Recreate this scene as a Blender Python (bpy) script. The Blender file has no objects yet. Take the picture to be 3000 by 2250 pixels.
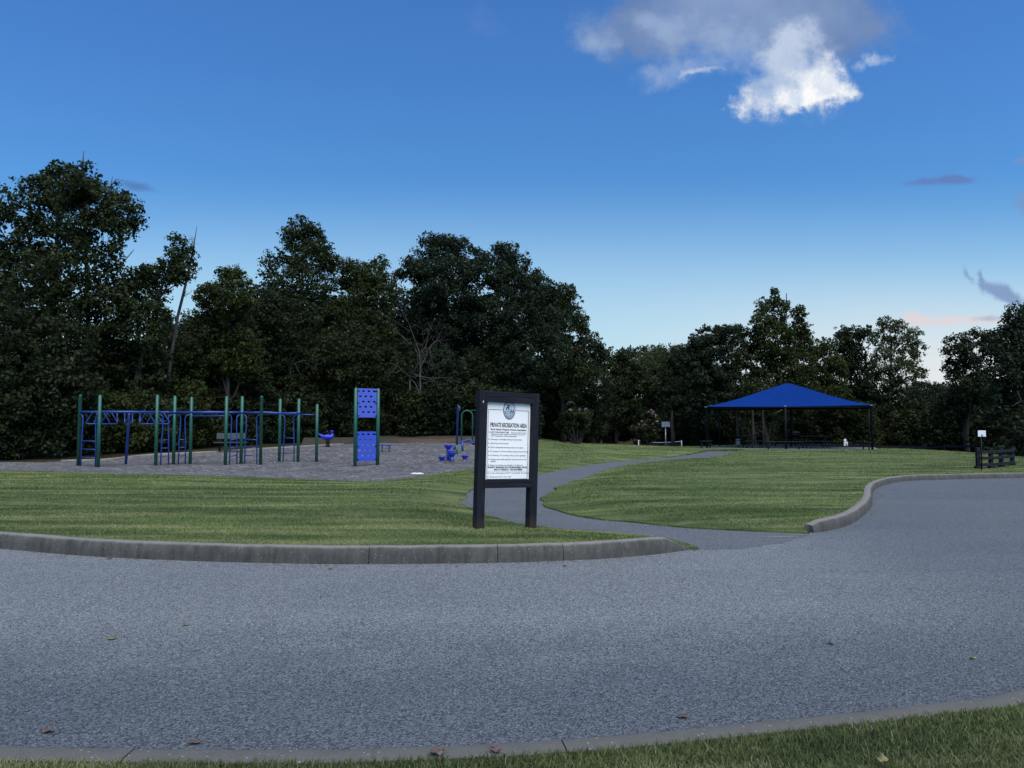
import bpy, bmesh, math, random
import numpy as np
from mathutils import Vector, Matrix, Euler
from mathutils.geometry import delaunay_2d_cdt

rnd = random.Random(7)
rng = np.random.default_rng(11)
S = bpy.context.scene
COL = S.collection

# ------------------------------------------------------------------ camera model (photo 3000 x 2250)
F = 2167.0
HOR = 1245.0
CAM_Z = 1.6
PITCH = math.atan((HOR - 1125.0) / F)
CP, SP = math.cos(PITCH), math.sin(PITCH)
EXPO = 0.0


def ray(px, py):
    dx, dy = (px - 1500.0) / F, (1125.0 - py) / F
    return Vector((dx, CP - dy * SP, SP + dy * CP))


def at_depth(px, py, d):
    r = ray(px, py)
    k = d / r.y
    return Vector((r.x * k, d, CAM_Z + r.z * k))


def sst(a, b, x):
    t = np.clip((np.asarray(x, float) - a) / (b - a), 0, 1)
    return t * t * (3 - 2 * t)


def seg_dist(P, poly, closed=True):
    """distance of points P (n,2) to polyline, vectorised over points"""
    P = np.atleast_2d(P)
    best = np.full(len(P), 1e9)
    n = len(poly)
    for i in range(n if closed else n - 1):
        a = np.array(poly[i]); b = np.array(poly[(i + 1) % n])
        ab = b - a
        L = max(ab @ ab, 1e-12)
        t = np.clip(((P - a) @ ab) / L, 0, 1)
        q = a + t[:, None] * ab
        best = np.minimum(best, np.hypot(*(P - q).T))
    return best


def inside(P, poly):
    P = np.atleast_2d(P)
    res = np.zeros(len(P), bool)
    n = len(poly)
    j = n - 1
    for i in range(n):
        xi, yi = poly[i]; xj, yj = poly[j]
        c = ((yi > P[:, 1]) != (yj > P[:, 1])) & (P[:, 0] < (xj - xi) * (P[:, 1] - yi) / ((yj - yi) if yj != yi else 1e-12) + xi)
        res ^= c
        j = i
    return res


# crest of the lawn on the right, beyond which the ground falls away
CREST = [(4.0, 60.0), (10.5, 50.5), (15.0, 49.5), (20.0, 49.0), (23.5, 46.5), (24.6, 42.5), (23.6, 37.5), (20.8, 31.0), (18.3, 26.4), (22, 26.6), (60, 30)]
CREST_POLY = CREST + [(60, -60), (-120, -60), (-120, 60)]


def T(x, y):
    x = np.asarray(x, float); y = np.asarray(y, float)
    shp = np.broadcast(x, y).shape
    x = np.broadcast_to(x, shp).ravel(); y = np.broadcast_to(y, shp).ravel()
    z = 0.62 * sst(25, 45, y) * (1 - sst(-1.0, 6.5, x)) + 0.9 * sst(44, 62, y) * (1 - sst(-9, 4, x))
    P = np.stack([x, y], 1)
    far = (y > 22) & (x > 0)
    sd = np.zeros(len(x))
    if far.any():
        q = P[far]
        d = seg_dist(q, CREST, False)
        d[inside(q, CREST_POLY)] = 0
        sd[far] = d
    z = z - 1.5 * sst(0, 10, sd)
    return z.reshape(shp)


def Tz(x, y):
    return float(T(np.array([x]), np.array([y]))[0])


def ground(px, py, lift=0.0):
    r = ray(px, py)
    z = lift
    p = None
    for _ in range(40):
        k = (z - CAM_Z) / min(r.z, -1e-4)
        k = min(k, 400)
        p = Vector((r.x * k, r.y * k, z))
        z = 0.5 * z + 0.5 * (Tz(p.x, p.y) + lift)
    return p


def g2(px, py, lift=0.0):
    p = ground(px, py, lift)
    return (p.x, p.y)


def smooth_line(pts, step=0.25):
    """Catmull-Rom through pts, resampled"""
    P = [np.array(p, float) for p in pts]
    P = [2 * P[0] - P[1]] + P + [2 * P[-1] - P[-2]]
    out = []
    for i in range(1, len(P) - 2):
        p0, p1, p2, p3 = P[i - 1:i + 3]
        n = max(2, int(np.linalg.norm(p2 - p1) / step))
        n = min(n, 60)
        for k in range(n):
            t = k / n
            out.append(0.5 * (2 * p1 + (p2 - p0) * t + (2 * p0 - 5 * p1 + 4 * p2 - p3) * t * t + (3 * p1 - p0 - 3 * p2 + p3) * t ** 3))
    out.append(P[-2])
    return [tuple(p) for p in out]


# ------------------------------------------------------------------ mesh builder
class MB:
    def __init__(self):
        self.v = []; self.f = []; self.sm = []

    def add(self, verts, faces, smooth=False):
        o = len(self.v)
        self.v += [tuple(p) for p in verts]
        self.f += [tuple(i + o for i in q) for q in faces]
        self.sm += [smooth] * len(faces)

    def box(self, c, s, rot=None, bev=0.0):
        bm = bmesh.new()
        bmesh.ops.create_cube(bm, size=1)
        for v in bm.verts:
            v.co = Vector((v.co.x * s[0], v.co.y * s[1], v.co.z * s[2]))
        if bev > 0:
            bmesh.ops.bevel(bm, geom=bm.edges[:], offset=bev, segments=2, affect='EDGES', profile=0.5)
        m = Matrix.Translation(c)
        if rot is not None:
            m = m @ (rot.to_4x4() if not isinstance(rot, (tuple, list)) else Euler(rot).to_matrix().to_4x4())
        bm.transform(m)
        bm.verts.index_update()
        self.add([v.co.copy() for v in bm.verts], [[v.index for v in f.verts] for f in bm.faces])
        bm.free()

    def tube(self, pts, r, n=10, caps=True, dome=False):
        pts = [Vector(p) for p in pts]
        m = len(pts)
        rs = r if isinstance(r, (list, tuple)) else [r] * m
        tang = []
        for i in range(m):
            a = pts[max(i - 1, 0)]; b = pts[min(i + 1, m - 1)]
            t = (b - a)
            tang.append(t.normalized() if t.length > 1e-9 else Vector((0, 0, 1)))
        up = Vector((0, 0, 1)) if abs(tang[0].z) < 0.9 else Vector((1, 0, 0))
        nrm = (up - tang[0] * up.dot(tang[0])).normalized()
        V = []; Fc = []
        for i in range(m):
            nrm = (nrm - tang[i] * nrm.dot(tang[i]))
            nrm = nrm.normalized() if nrm.length > 1e-6 else tang[i].orthogonal().normalized()
            bn = tang[i].cross(nrm)
            for k in range(n):
                a = 2 * math.pi * k / n
                V.append(pts[i] + (nrm * math.cos(a) + bn * math.sin(a)) * rs[i])
        for i in range(m - 1):
            for k in range(n):
                k2 = (k + 1) % n
                Fc.append((i * n + k, i * n + k2, (i + 1) * n + k2, (i + 1) * n + k))
        if caps:
            Fc.append(tuple(range(n - 1, -1, -1)))
            Fc.append(tuple((m - 1) * n + k for k in range(n)))
        self.add(V, Fc, True)
        if dome:
            t = tang[-1]
            R = rs[-1]
            p = pts[-1]
            self.tube([p, p + t * R * .5, p + t * R * .85, p + t * R], [R, R * .86, R * .5, R * .05], n, True)

    def lathe(self, prof, c=(0, 0, 0), n=20):
        V = []; Fc = []
        m = len(prof)
        for r, z in prof:
            for k in range(n):
                a = 2 * math.pi * k / n
                V.append((c[0] + r * math.cos(a), c[1] + r * math.sin(a), c[2] + z))
        for i in range(m - 1):
            for k in range(n):
                k2 = (k + 1) % n
                Fc.append((i * n + k, i * n + k2, (i + 1) * n + k2, (i + 1) * n + k))
        self.add(V, Fc, True)

    def ell(self, c, r, n=14, m=9, rot=None):
        V = []; Fc = []
        R = Euler(rot).to_matrix() if rot else Matrix.Identity(3)
        for i in range(m + 1):
            th = math.pi * i / m
            for k in range(n):
                a = 2 * math.pi * k / n
                p = Vector((r[0] * math.sin(th) * math.cos(a), r[1] * math.sin(th) * math.sin(a), r[2] * math.cos(th)))
                V.append(Vector(c) + R @ p)
        for i in range(m):
            for k in range(n):
                k2 = (k + 1) % n
                Fc.append((i * n + k, (i + 1) * n + k, (i + 1) * n + k2, i * n + k2))
        self.add(V, Fc, True)

    def build(self, name, mat, parent=None, loc=None):
        me = bpy.data.meshes.new(name)
        me.from_pydata(self.v, [], self.f)
        me.polygons.foreach_set("use_smooth", self.sm)
        me.validate()
        bm = bmesh.new(); bm.from_mesh(me)
        bmesh.ops.remove_doubles(bm, verts=bm.verts[:], dist=1e-6)
        bmesh.ops.recalc_face_normals(bm, faces=bm.faces[:])
        bm.to_mesh(me); bm.free()
        return link(name, me, mat, parent, loc)


def link(name, me, mat, parent=None, loc=None):
    if mat is not None:
        me.materials.append(mat)
    o = bpy.data.objects.new(name, me)
    COL.objects.link(o)
    if parent is not None:
        o.parent = parent
    if loc is not None:
        o.location = loc
    return o


def tag(o, label=None, cat=None, group=None, kind=None):
    if label: o['label'] = label
    if cat: o['category'] = cat
    if group: o['group'] = group
    if kind: o['kind'] = kind
    return o


def thing(name, label, cat, loc=(0, 0, 0), rz=0.0, group=None):
    o = bpy.data.objects.new(name, None)
    o.empty_display_size = 0.2
    COL.objects.link(o)
    o.location = loc
    o.rotation_euler = (0, 0, rz)
    return tag(o, label, cat, group)


def copy_tree(root, loc, rz=None, label=None, scale=None):
    c = root.copy(); COL.objects.link(c)
    c.location = loc
    if rz is not None: c.rotation_euler = (0, 0, rz)
    if scale is not None: c.scale = scale if hasattr(scale, '__len__') else (scale,) * 3
    if label: c['label'] = label
    for ch in list(root.children):
        d = ch.copy(); COL.objects.link(d); d.parent = c
        for g in list(ch.children):
            e = g.copy(); COL.objects.link(e); e.parent = d
    return c


# ------------------------------------------------------------------ materials
class NT:
    def __init__(self, tree):
        self.t = tree; self.n = tree.nodes; self.l = tree.links

    def new(self, typ, **kw):
        n = self.n.new(typ)
        for k, v in kw.items():
            setattr(n, k, v)
        return n

    def put(self, sock, val):
        if hasattr(val, 'is_linked') or isinstance(val, bpy.types.NodeSocket):
            self.l.new(val, sock)
        else:
            sock.default_value = val

    def m(self, op, a, b=None, c=None, clamp=False):
        n = self.new('ShaderNodeMath', operation=op, use_clamp=clamp)
        for i, v in enumerate((a, b, c)):
            if v is not None: self.put(n.inputs[i], v)
        return n.outputs[0]

    def noise(self, vec, scale, detail=4, rough=0.55, dist=0.0):
        n = self.new('ShaderNodeTexNoise')
        if vec is not None: self.l.new(vec, n.inputs['Vector'])
        n.inputs['Scale'].default_value = scale; n.inputs['Detail'].default_value = detail
        n.inputs['Roughness'].default_value = rough; n.inputs['Distortion'].default_value = dist
        return n.outputs['Fac']

    def vor(self, vec, scale, out='Distance', feature='F1', rand=1.0):
        n = self.new('ShaderNodeTexVoronoi', feature=feature)
        if vec is not None: self.l.new(vec, n.inputs['Vector'])
        n.inputs['Scale'].default_value = scale
        n.inputs['Randomness'].default_value = rand
        return n.outputs[out]

    def mapr(self, v, a, b, c=0.0, d=1.0, smooth=False):
        n = self.new('ShaderNodeMapRange')
        if smooth: n.interpolation_type = 'SMOOTHSTEP'
        self.put(n.inputs['Value'], v)
        for k, x in zip(('From Min', 'From Max', 'To Min', 'To Max'), (a, b, c, d)):
            n.inputs[k].default_value = x
        return n.outputs['Result']

    def mix(self, fac, a, b, mode='MIX'):
        n = self.new('ShaderNodeMix', data_type='RGBA', blend_type=mode)
        self.put(n.inputs[0], fac)
        for s, v in ((n.inputs[6], a), (n.inputs[7], b)):
            if isinstance(v, (tuple, list)) and len(v) == 3: v = (*v, 1)
            self.put(s, v)
        return n.outputs[2]

    def scale_vec(self, vec, s):
        n = self.new('ShaderNodeMapping')
        self.l.new(vec, n.inputs['Vector'])
        n.inputs['Scale'].default_value = s
        return n.outputs[0]

    def bump(self, h, strength=0.3, dist=0.02, normal=None):
        n = self.new('ShaderNodeBump')
        n.inputs['Strength'].default_value = strength; n.inputs['Distance'].default_value = dist
        self.l.new(h, n.inputs['Height'])
        if normal is not None: self.l.new(normal, n.inputs['Normal'])
        return n.outputs[0]


def mat(name):
    m = bpy.data.materials.new(name); m.use_nodes = True
    t = NT(m.node_tree)
    b = m.node_tree.nodes['Principled BSDF']
    return m, t, b


def simple(name, col, rough=0.5, metal=0.0, var=0.25, nscale=6.0, spec=0.5, bump=0.0, bscale=60):
    m, t, b = mat(name)
    tc = t.new('ShaderNodeTexCoord').outputs['Object']
    f = t.noise(tc, nscale, 5)
    dark = tuple(c * (1 - var) for c in col); lite = tuple(min(1, c * (1 + var)) for c in col)
    t.l.new(t.mix(t.mapr(f, .3, .7), dark, lite), b.inputs['Base Color'])
    b.inputs['Roughness'].default_value = rough; b.inputs['Metallic'].default_value = metal
    b.inputs['Specular IOR Level'].default_value = spec
    t.l.new(t.mapr(t.noise(tc, nscale * 3, 3), .3, .7, rough * .85, min(1, rough * 1.15)), b.inputs['Roughness'])
    if bump: t.l.new(t.bump(t.noise(tc, bscale, 4), bump, .004), b.inputs['Normal'])
    return m


def geo_pos(t):
    return t.new('ShaderNodeNewGeometry').outputs['Position']


def asphalt_mat(name, base, blue, stone=0.5, shade=.66):
    m, t, b = mat(name)
    p = geo_pos(t)
    fine = t.noise(p, 95, 3, .7)
    v1 = t.vor(p, 95, 'Color')
    sp = t.new('ShaderNodeSeparateColor'); t.l.new(v1, sp.inputs[0])
    v2 = t.vor(p, 48, 'Color')
    sp2 = t.new('ShaderNodeSeparateColor'); t.l.new(v2, sp2.inputs[0])
    big = t.noise(p, .28, 4, .5, .4)
    mid = t.noise(p, 1.6, 5, .6)
    c = t.mix(t.mapr(big, .40, .60), base, blue)
    c = t.mix(t.mapr(mid, .3, .75, 0, .5), c, tuple(x * .72 for x in base))
    # wheel-worn band running along the road
    st = t.noise(t.scale_vec(p, (.10, .75, 1)), 1.0, 4, .55, .3)
    c = t.mix(t.mapr(st, .44, .60, 0, .75), c, tuple(x * 1.28 for x in base))
    # darker near the kerb and to the right: less wear plus painted tree shade
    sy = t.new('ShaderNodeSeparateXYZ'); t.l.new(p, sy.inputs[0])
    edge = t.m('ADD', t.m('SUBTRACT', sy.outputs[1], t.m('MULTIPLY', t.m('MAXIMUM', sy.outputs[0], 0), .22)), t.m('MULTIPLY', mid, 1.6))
    worn_light = t.mapr(edge, 4.9, 7.4, 0, 1, True)
    worn_light = t.m('MULTIPLY', worn_light, t.mapr(t.m('ADD', sy.outputs[0], t.m('MULTIPLY', big, 3.0)), 3.6, 8.0, 1, .25, True))
    c = t.mix(t.mapr(sp.outputs[0], 0, 1, 0, 1), t.mix(.72, c, (.01, .01, .012)), t.mix(.65, c, tuple(min(1, x * 2.05) for x in base)))
    c = t.mix(t.mapr(fine, .34, .56, .72, 0), c, (.012, .013, .017))
    c = t.mix(t.m('MULTIPLY', t.m('GREATER_THAN', sp.outputs[1], .962), stone), c, (.36, .38, .40))
    c = t.mix(t.m('MULTIPLY', t.m('SUBTRACT', 1.0, worn_light), shade), c, t.mix(1.0, c, (.28, .34, .42), 'MULTIPLY'))
    t.l.new(c, b.inputs['Base Color'])
    b.inputs['Roughness'].default_value = .82
    b.inputs['Specular IOR Level'].default_value = .35
    h = t.m('ADD', t.vor(p, 95), t.m('MULTIPLY', fine, .8))
    t.l.new(t.bump(h, .75, .008), b.inputs['Normal'])
    return m


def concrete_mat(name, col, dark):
    m, t, b = mat(name)
    p = geo_pos(t)
    blot = t.noise(p, 3.0, 6, .65)
    streak = t.noise(t.scale_vec(p, (9, 9, 1.2)), 1.6, 5, .65)
    f = t.m('ADD', t.m('MULTIPLY', blot, .5), t.m('MULTIPLY', streak, .5))
    at = t.new('ShaderNodeAttribute', attribute_name='top_tone')
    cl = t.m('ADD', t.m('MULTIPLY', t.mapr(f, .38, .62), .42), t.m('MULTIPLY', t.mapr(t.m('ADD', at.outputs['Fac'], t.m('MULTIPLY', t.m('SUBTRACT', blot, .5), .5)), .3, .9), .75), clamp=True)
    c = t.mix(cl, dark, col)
    gr = t.noise(p, 160, 2, .6)
    c = t.mix(t.mapr(gr, .4, .7, 0, .4), c, tuple(x * .4 for x in dark))
    v = t.vor(p, 45, 'Color'); sp = t.new('ShaderNodeSeparateColor'); t.l.new(v, sp.inputs[0])
    d = t.vor(p, 45)
    peb = t.m('MULTIPLY', t.m('GREATER_THAN', sp.outputs[0], .93), t.m('LESS_THAN', d, .28))
    c = t.mix(t.m('MULTIPLY', peb, .6), c, (.26, .26, .25))
    t.l.new(c, b.inputs['Base Color'])
    b.inputs['Roughness'].default_value = .9
    t.l.new(t.bump(t.m('ADD', t.noise(p, 45, 5, .7), blot), .5, .01), b.inputs['Normal'])
    return m


def mow_bands(t, p, c):
    # long soft stripes left by the mower
    b1 = t.noise(t.scale_vec(p, (.07, 1.15, 1)), 1.0, 3, .5, .6)
    c = t.mix(t.mapr(b1, .50, .62, 0, .45, True), c, t.mix(1.0, c, (1.65, 1.5, 1.5, 1), 'MULTIPLY'))
    return t.mix(t.mapr(b1, .36, .48, .55, 0, True), c, t.mix(1.0, c, (.52, .60, .58, 1), 'MULTIPLY'))


def lawn_mat(name):
    m, t, b = mat(name)
    p = geo_pos(t)
    big = t.noise(p, .22, 4, .55, .5)
    streak = t.noise(t.scale_vec(p, (.35, 2.0, 1)), 1.0, 4, .6)
    fine = t.noise(p, 26, 4, .75)
    vfine = t.noise(t.scale_vec(p, (1, .6, 1)), 90, 2, .7)
    c = t.mix(t.mapr(big, .35, .65), (.110, .164, .045), (.195, .250, .082))
    c = t.mix(t.mapr(t.noise(t.scale_vec(p, (.5, 2.6, 1)), 1.0, 5, .65), .40, .54, .75, 0), c, (.055, .090, .032))
    c = t.mix(t.mapr(streak, .46, .62, 0, .9), c, (.265, .290, .120))
    c = t.mix(t.mapr(t.noise(p, 1.1, 4, .6), .5, .72, 0, .6), c, (.065, .104, .037))
    c = t.mix(t.mapr(fine, .36, .62, .5, 0), c, (.035, .055, .020))
    c = t.mix(t.mapr(vfine, .5, .75, 0, .5), c, (.17, .20, .09))
    c = mow_bands(t, p, c)
    t.l.new(c, b.inputs['Base Color'])
    b.inputs['Roughness'].default_value = .9
    b.inputs['Specular IOR Level'].default_value = .15
    t.l.new(t.bump(t.m('ADD', fine, vfine), 1.0, .05), b.inputs['Normal'])
    return m


def mulch_mat(name):
    m, t, b = mat(name)
    p = geo_pos(t)
    w = t.new('ShaderNodeVectorMath', operation='ADD')
    t.l.new(p, w.inputs[0])
    nz = t.new('ShaderNodeTexNoise'); nz.inputs['Scale'].default_value = 3; t.l.new(p, nz.inputs['Vector'])
    t.l.new(nz.outputs['Color'], w.inputs[1])
    a = t.vor(t.scale_vec(w.outputs[0], (6, 13, 10)), 1.0, 'Color')
    a2 = t.vor(t.scale_vec(w.outputs[0], (11, 5, 10)), 1.0, 'Color')
    s1 = t.new('ShaderNodeSeparateColor'); t.l.new(a, s1.inputs[0])
    s2 = t.new('ShaderNodeSeparateColor'); t.l.new(a2, s2.inputs[0])
    f = t.m('ADD', t.m('MULTIPLY', s1.outputs[0], .5), t.m('MULTIPLY', s2.outputs[0], .5))
    c = t.mix(t.mapr(f, .15, .85), (.045, .046, .048), (.180, .180, .184))
    big = t.noise(p, .45, 5, .6, .6)
    c = t.mix(t.mapr(big, .45, .68, 0, .5), c, (.045, .040, .042))
    c = t.mix(t.m('MULTIPLY', t.m('GREATER_THAN', s1.outputs[1], .93), .6), c, (.38, .36, .36))
    t.l.new(c, b.inputs['Base Color'])
    b.inputs['Roughness'].default_value = .95
    b.inputs['Specular IOR Level'].default_value = .1
    t.l.new(t.bump(f, .8, .05), b.inputs['Normal'])
    return m


def earth_mat(name):
    m, t, b = mat(name)
    p = geo_pos(t)
    f = t.noise(p, .5, 6, .65)
    c = t.mix(t.mapr(f, .35, .62), (.016, .017, .009), (.055, .050, .022))
    c = t.mix(t.mapr(t.noise(p, 14, 4, .7), .45, .7, 0, .7), c, (.085, .062, .03))
    c = t.mix(t.mapr(t.noise(p, 40, 3, .7), .4, .6, .5, 0), c, (.01, .01, .006))
    t.l.new(c, b.inputs['Base Color'])
    b.inputs['Roughness'].default_value = 1
    b.inputs['Specular IOR Level'].default_value = .05
    t.l.new(t.bump(t.noise(p, 20, 5, .7), 1, .08), b.inputs['Normal'])
    return m


def dirt_mat(name):
    m, t, b = mat(name)
    p = geo_pos(t)
    c = t.mix(t.mapr(t.noise(p, 2.2, 6, .65), .35, .65), (.020, .019, .009), (.050, .044, .022))
    gx = g2(1265, 1284, .2)
    dn = t.new('ShaderNodeVectorMath', operation='DISTANCE'); t.l.new(t.scale_vec(p, (.45, .8, 0)), dn.inputs[0]); dn.inputs[1].default_value = (gx[0] * .45, gx[1] * .8, 0)
    spill = t.m('ADD', dn.outputs['Value'], t.m('MULTIPLY', t.noise(p, 1.6, 5, .65), 2.2))
    c = t.mix(t.mapr(spill, 1.5, 2.3, .9, 0, True), c, (.125, .062, .033))
    c = t.mix(t.mapr(t.noise(p, 22, 4, .7), .4, .62, .6, 0), c, (.02, .014, .008))
    t.l.new(c, b.inputs['Base Color']); b.inputs['Roughness'].default_value = 1
    t.l.new(t.bump(t.noise(p, 16, 5, .7), 1, .06), b.inputs['Normal'])
    return m


def leaf_mat(name, dark, lite, warm=(.075, .065, .015), warmth=.12, trans=.25):
    m, t, b = mat(name)
    p = geo_pos(t)
    at = t.new('ShaderNodeAttribute', attribute_name='tone')
    f = t.m('ADD', t.m('MULTIPLY', at.outputs['Fac'], .65), t.m('MULTIPLY', t.noise(p, .9, 3, .6), .35))
    c = t.mix(t.mapr(f, .2, .8), dark, lite)
    c = t.mix(t.m('MULTIPLY', t.m('GREATER_THAN', at.outputs['Fac'], .93), warmth * 5, clamp=True), c, warm)
    t.l.new(c, b.inputs['Base Color'])
    b.inputs['Roughness'].default_value = .55
    b.inputs['Specular IOR Level'].default_value = .10
    tr = t.new('ShaderNodeBsdfTranslucent'); t.l.new(c, tr.inputs['Color'])
    mx = t.new('ShaderNodeMixShader'); mx.inputs[0].default_value = trans
    t.l.new(b.outputs[0], mx.inputs[1]); t.l.new(tr.outputs[0], mx.inputs[2])
    out = [n for n in m.node_tree.nodes if n.type == 'OUTPUT_MATERIAL'][0]
    t.l.new(mx.outputs[0], out.inputs['Surface'])
    return m


def bark_mat(name, col):
    m, t, b = mat(name)
    p = geo_pos(t)
    f = t.noise(t.scale_vec(p, (8, 8, 1.4)), 1.5, 6, .7)
    t.l.new(t.mix(t.mapr(f, .35, .65), tuple(c * .35 for c in col), col), b.inputs['Base Color'])
    b.inputs['Roughness'].default_value = .95
    t.l.new(t.bump(f, .8, .04), b.inputs['Normal'])
    return m


def wood_black(name, footed=True):
    m, t, b = mat(name)
    tc = t.new('ShaderNodeTexCoord').outputs['Object']
    g = t.noise(t.scale_vec(tc, (40, 40, 2.2)), 1.0, 6, .7, .4)
    c = t.mix(t.mapr(g, .35, .7), (.0035, .004, .006), (.017, .020, .029))
    worn_light = t.m('MULTIPLY', t.mapr(t.noise(t.scale_vec(tc, (12, 12, 1.4)), 1, 5, .7), .58, .70), .35)
    c = t.mix(worn_light, c, (.045, .046, .056))
    # brown bare wood where the paint has gone at the feet
    sx = t.new('ShaderNodeSeparateXYZ'); t.l.new(tc, sx.inputs[0])
    foot = t.mapr(t.m('ADD', sx.outputs[2], t.m('MULTIPLY', t.noise(tc, 9, 4), .22)), .12, .30, 1, 0)
    if footed: c = t.mix(t.m('MULTIPLY', foot, .7), c, (.045, .031, .022))
    t.l.new(c, b.inputs['Base Color'])
    b.inputs['Roughness'].default_value = .7; b.inputs['Specular IOR Level'].default_value = .18
    t.l.new(t.bump(g, .7, .006), b.inputs['Normal'])
    return m


M = {}
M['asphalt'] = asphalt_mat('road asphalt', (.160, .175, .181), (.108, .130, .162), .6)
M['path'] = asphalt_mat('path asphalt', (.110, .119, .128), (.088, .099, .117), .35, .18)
M['concrete'] = concrete_mat('kerb concrete', (.190, .178, .156), (.038, .036, .031))
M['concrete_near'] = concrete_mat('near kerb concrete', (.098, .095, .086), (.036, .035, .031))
M['lawn'] = lawn_mat('mown lawn')
M['mulch'] = mulch_mat('grey wood mulch')
M['earth'] = earth_mat('woodland floor')
M['dirt'] = dirt_mat('bare orange dirt')
M['leaf_dark'] = leaf_mat('dark broad leaves', (.008, .014, .007), (.034, .048, .020))
M['leaf_mid'] = leaf_mat('mid green leaves', (.010, .018, .007), (.044, .060, .021))
M['leaf_oak'] = leaf_mat('oak leaves', (.008, .015, .008), (.033, .049, .025), warmth=.02)
M['leaf_olive'] = leaf_mat('olive leaves', (.013, .021, .006), (.052, .068, .018), warmth=.2)
M['leaf_light'] = leaf_mat('light loose leaves', (.026, .038, .015), (.085, .108, .044), trans=.4, warmth=.05)
M['leaf_shrub'] = leaf_mat('shrub leaves', (.009, .014, .006), (.040, .052, .018), warmth=.15)
M['flower'] = leaf_mat('pale pink blossom', (.22, .17, .20), (.40, .33, .36), warm=(.5, .4, .45))
def grass_mat(name, gain=1.0):
    m, t, b = mat(name)
    p = geo_pos(t)
    at = t.new('ShaderNodeAttribute', attribute_name='tone')
    big = t.noise(p, .22, 4, .55, .5)
    streak = t.noise(t.scale_vec(p, (.35, 2.0, 1)), 1.0, 4, .6)
    c = t.mix(t.mapr(big, .35, .65), (.105, .158, .042), (.190, .245, .080))
    c = t.mix(t.mapr(streak, .46, .62, 0, .9), c, (.275, .295, .125))
    c = t.mix(t.mapr(t.noise(t.scale_vec(p, (.5, 2.6, 1)), 1.0, 5, .65), .40, .54, .75, 0), c, (.062, .100, .032))
    c = t.mix(t.mapr(t.noise(p, 1.1, 4, .6), .5, .72, 0, .6), c, (.072, .114, .036))
    c = t.mix(t.mapr(at.outputs['Fac'], 0, .9, .32, 0), c, (.040, .065, .018))
    c = t.mix(t.mapr(at.outputs['Fac'], .45, .92, 0, .28), c, (.26, .30, .13))
    c = t.mix(t.m('MULTIPLY', t.m('GREATER_THAN', at.outputs['Fac'], .94), .6), c, (.30, .28, .17))
    c = mow_bands(t, p, c)
    if gain != 1.0: c = t.mix(1.0, c, (gain, gain * .98, gain * 1.1), 'MULTIPLY')
    t.l.new(c, b.inputs['Base Color'])
    b.inputs['Roughness'].default_value = .6
    b.inputs['Specular IOR Level'].default_value = .15
    tr = t.new('ShaderNodeBsdfTranslucent'); t.l.new(c, tr.inputs['Color'])
    mx = t.new('ShaderNodeMixShader'); mx.inputs[0].default_value = .3
    t.l.new(b.outputs[0], mx.inputs[1]); t.l.new(tr.outputs[0], mx.inputs[2])
    out = [n for n in m.node_tree.nodes if n.type == 'OUTPUT_MATERIAL'][0]
    t.l.new(mx.outputs[0], out.inputs['Surface'])
    return m


M['grass'] = grass_mat('grass blades')
M['verge_grass'] = grass_mat('verge grass blades', .80)
M['bark'] = bark_mat('brown bark', (.032, .027, .023))
M['deadwood'] = bark_mat('grey dead wood', (.095, .088, .084))
M['palebark'] = bark_mat('pale bark', (.048, .044, .040))
M['black_wood'] = wood_black('weathered black timber')
M['black_beam'] = wood_black('black timber beam', False)
M['green_post'] = simple('green powder coat', (.012, .085, .058), .42, 0, .15)
M['blue_bar'] = simple('blue powder coat', (.012, .047, .225), .38, 0, .15)
M['blue_plastic'] = simple('blue moulded plastic', (.030, .070, .46), .42, 0, .08)
M['violet_plastic'] = simple('faded violet blue plastic', (.062, .100, .49), .45, 0, .06)
M['cup_plastic'] = simple('deep blue plastic', (.015, .026, .38), .4, 0, .1)
M['canopy'] = simple('blue shade cloth', (.0020, .025, .150), .85, 0, .05, 1.2, .06, .25, 220)
M['dark_metal'] = simple('dark powder coated steel', (.0045, .005, .0065), .6, .0, .2, 6, .2)
M['table_metal'] = simple('dark green coated steel', (.009, .013, .013), .6, .0, .2, 6, .2)
M['bench_metal'] = simple('grey green bench', (.030, .040, .038), .55, 0, .15)
M['fence_wood'] = simple('dark stained fence boards', (.013, .014, .019), .75, 0, .4, 5, .15)
M['white_board'] = simple('white sign face', (.90, .87, .82), .5, 0, .04, 3)
M['ink'] = simple('black print', (.010, .011, .016), .6)
M['ink_grey'] = simple('grey print', (.12, .13, .16), .6)
M['ink_blue'] = simple('slate blue print', (.045, .085, .15), .6)
M['emblem_fill'] = simple('pale blue emblem', (.52, .58, .63), .6, 0, .25, 30)
M['emblem_deep'] = simple('slate emblem', (.27, .32, .38), .6, 0, .35, 40)
M['white_paint'] = simple('white paint', (.70, .72, .74), .5, 0, .06)
M['galv'] = simple('galvanised steel', (.30, .31, .32), .4, .7, .15)
M['spring'] = simple('black spring steel', (.012, .012, .012), .4, .6)
M['timber_edge'] = simple('pale timber edging', (.17, .155, .14), .8, 0, .3, 4)
M['glass_board'] = simple('cloudy clear backboard', (.22, .27, .30), .3, 0, .2)
M['pad'] = simple('concrete slab', (.13, .13, .14), .9, 0, .25, 3)
M['dead_leaf'] = simple('dry brown leaf', (.105, .070, .054), .8, 0, .4, 25)
M['yellow_leaf'] = simple('yellowing leaf', (.17, .155, .065), .7, 0, .35, 25)
M['roof'] = simple('grey shingles', (.13, .135, .15), .9, 0, .2, 10)
M['siding'] = simple('pale siding', (.33, .33, .32), .8, 0, .1, 10)
M['can'] = simple('light grey litter bin', (.55, .46, .36), .7, 0, .2, 9)
M['net'] = simple('dark netting', (.02, .022, .024), .8)
M['paver_patch'] = simple('pale worn patch', (.20, .19, .16), .9, 0, .5, 40)

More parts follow.
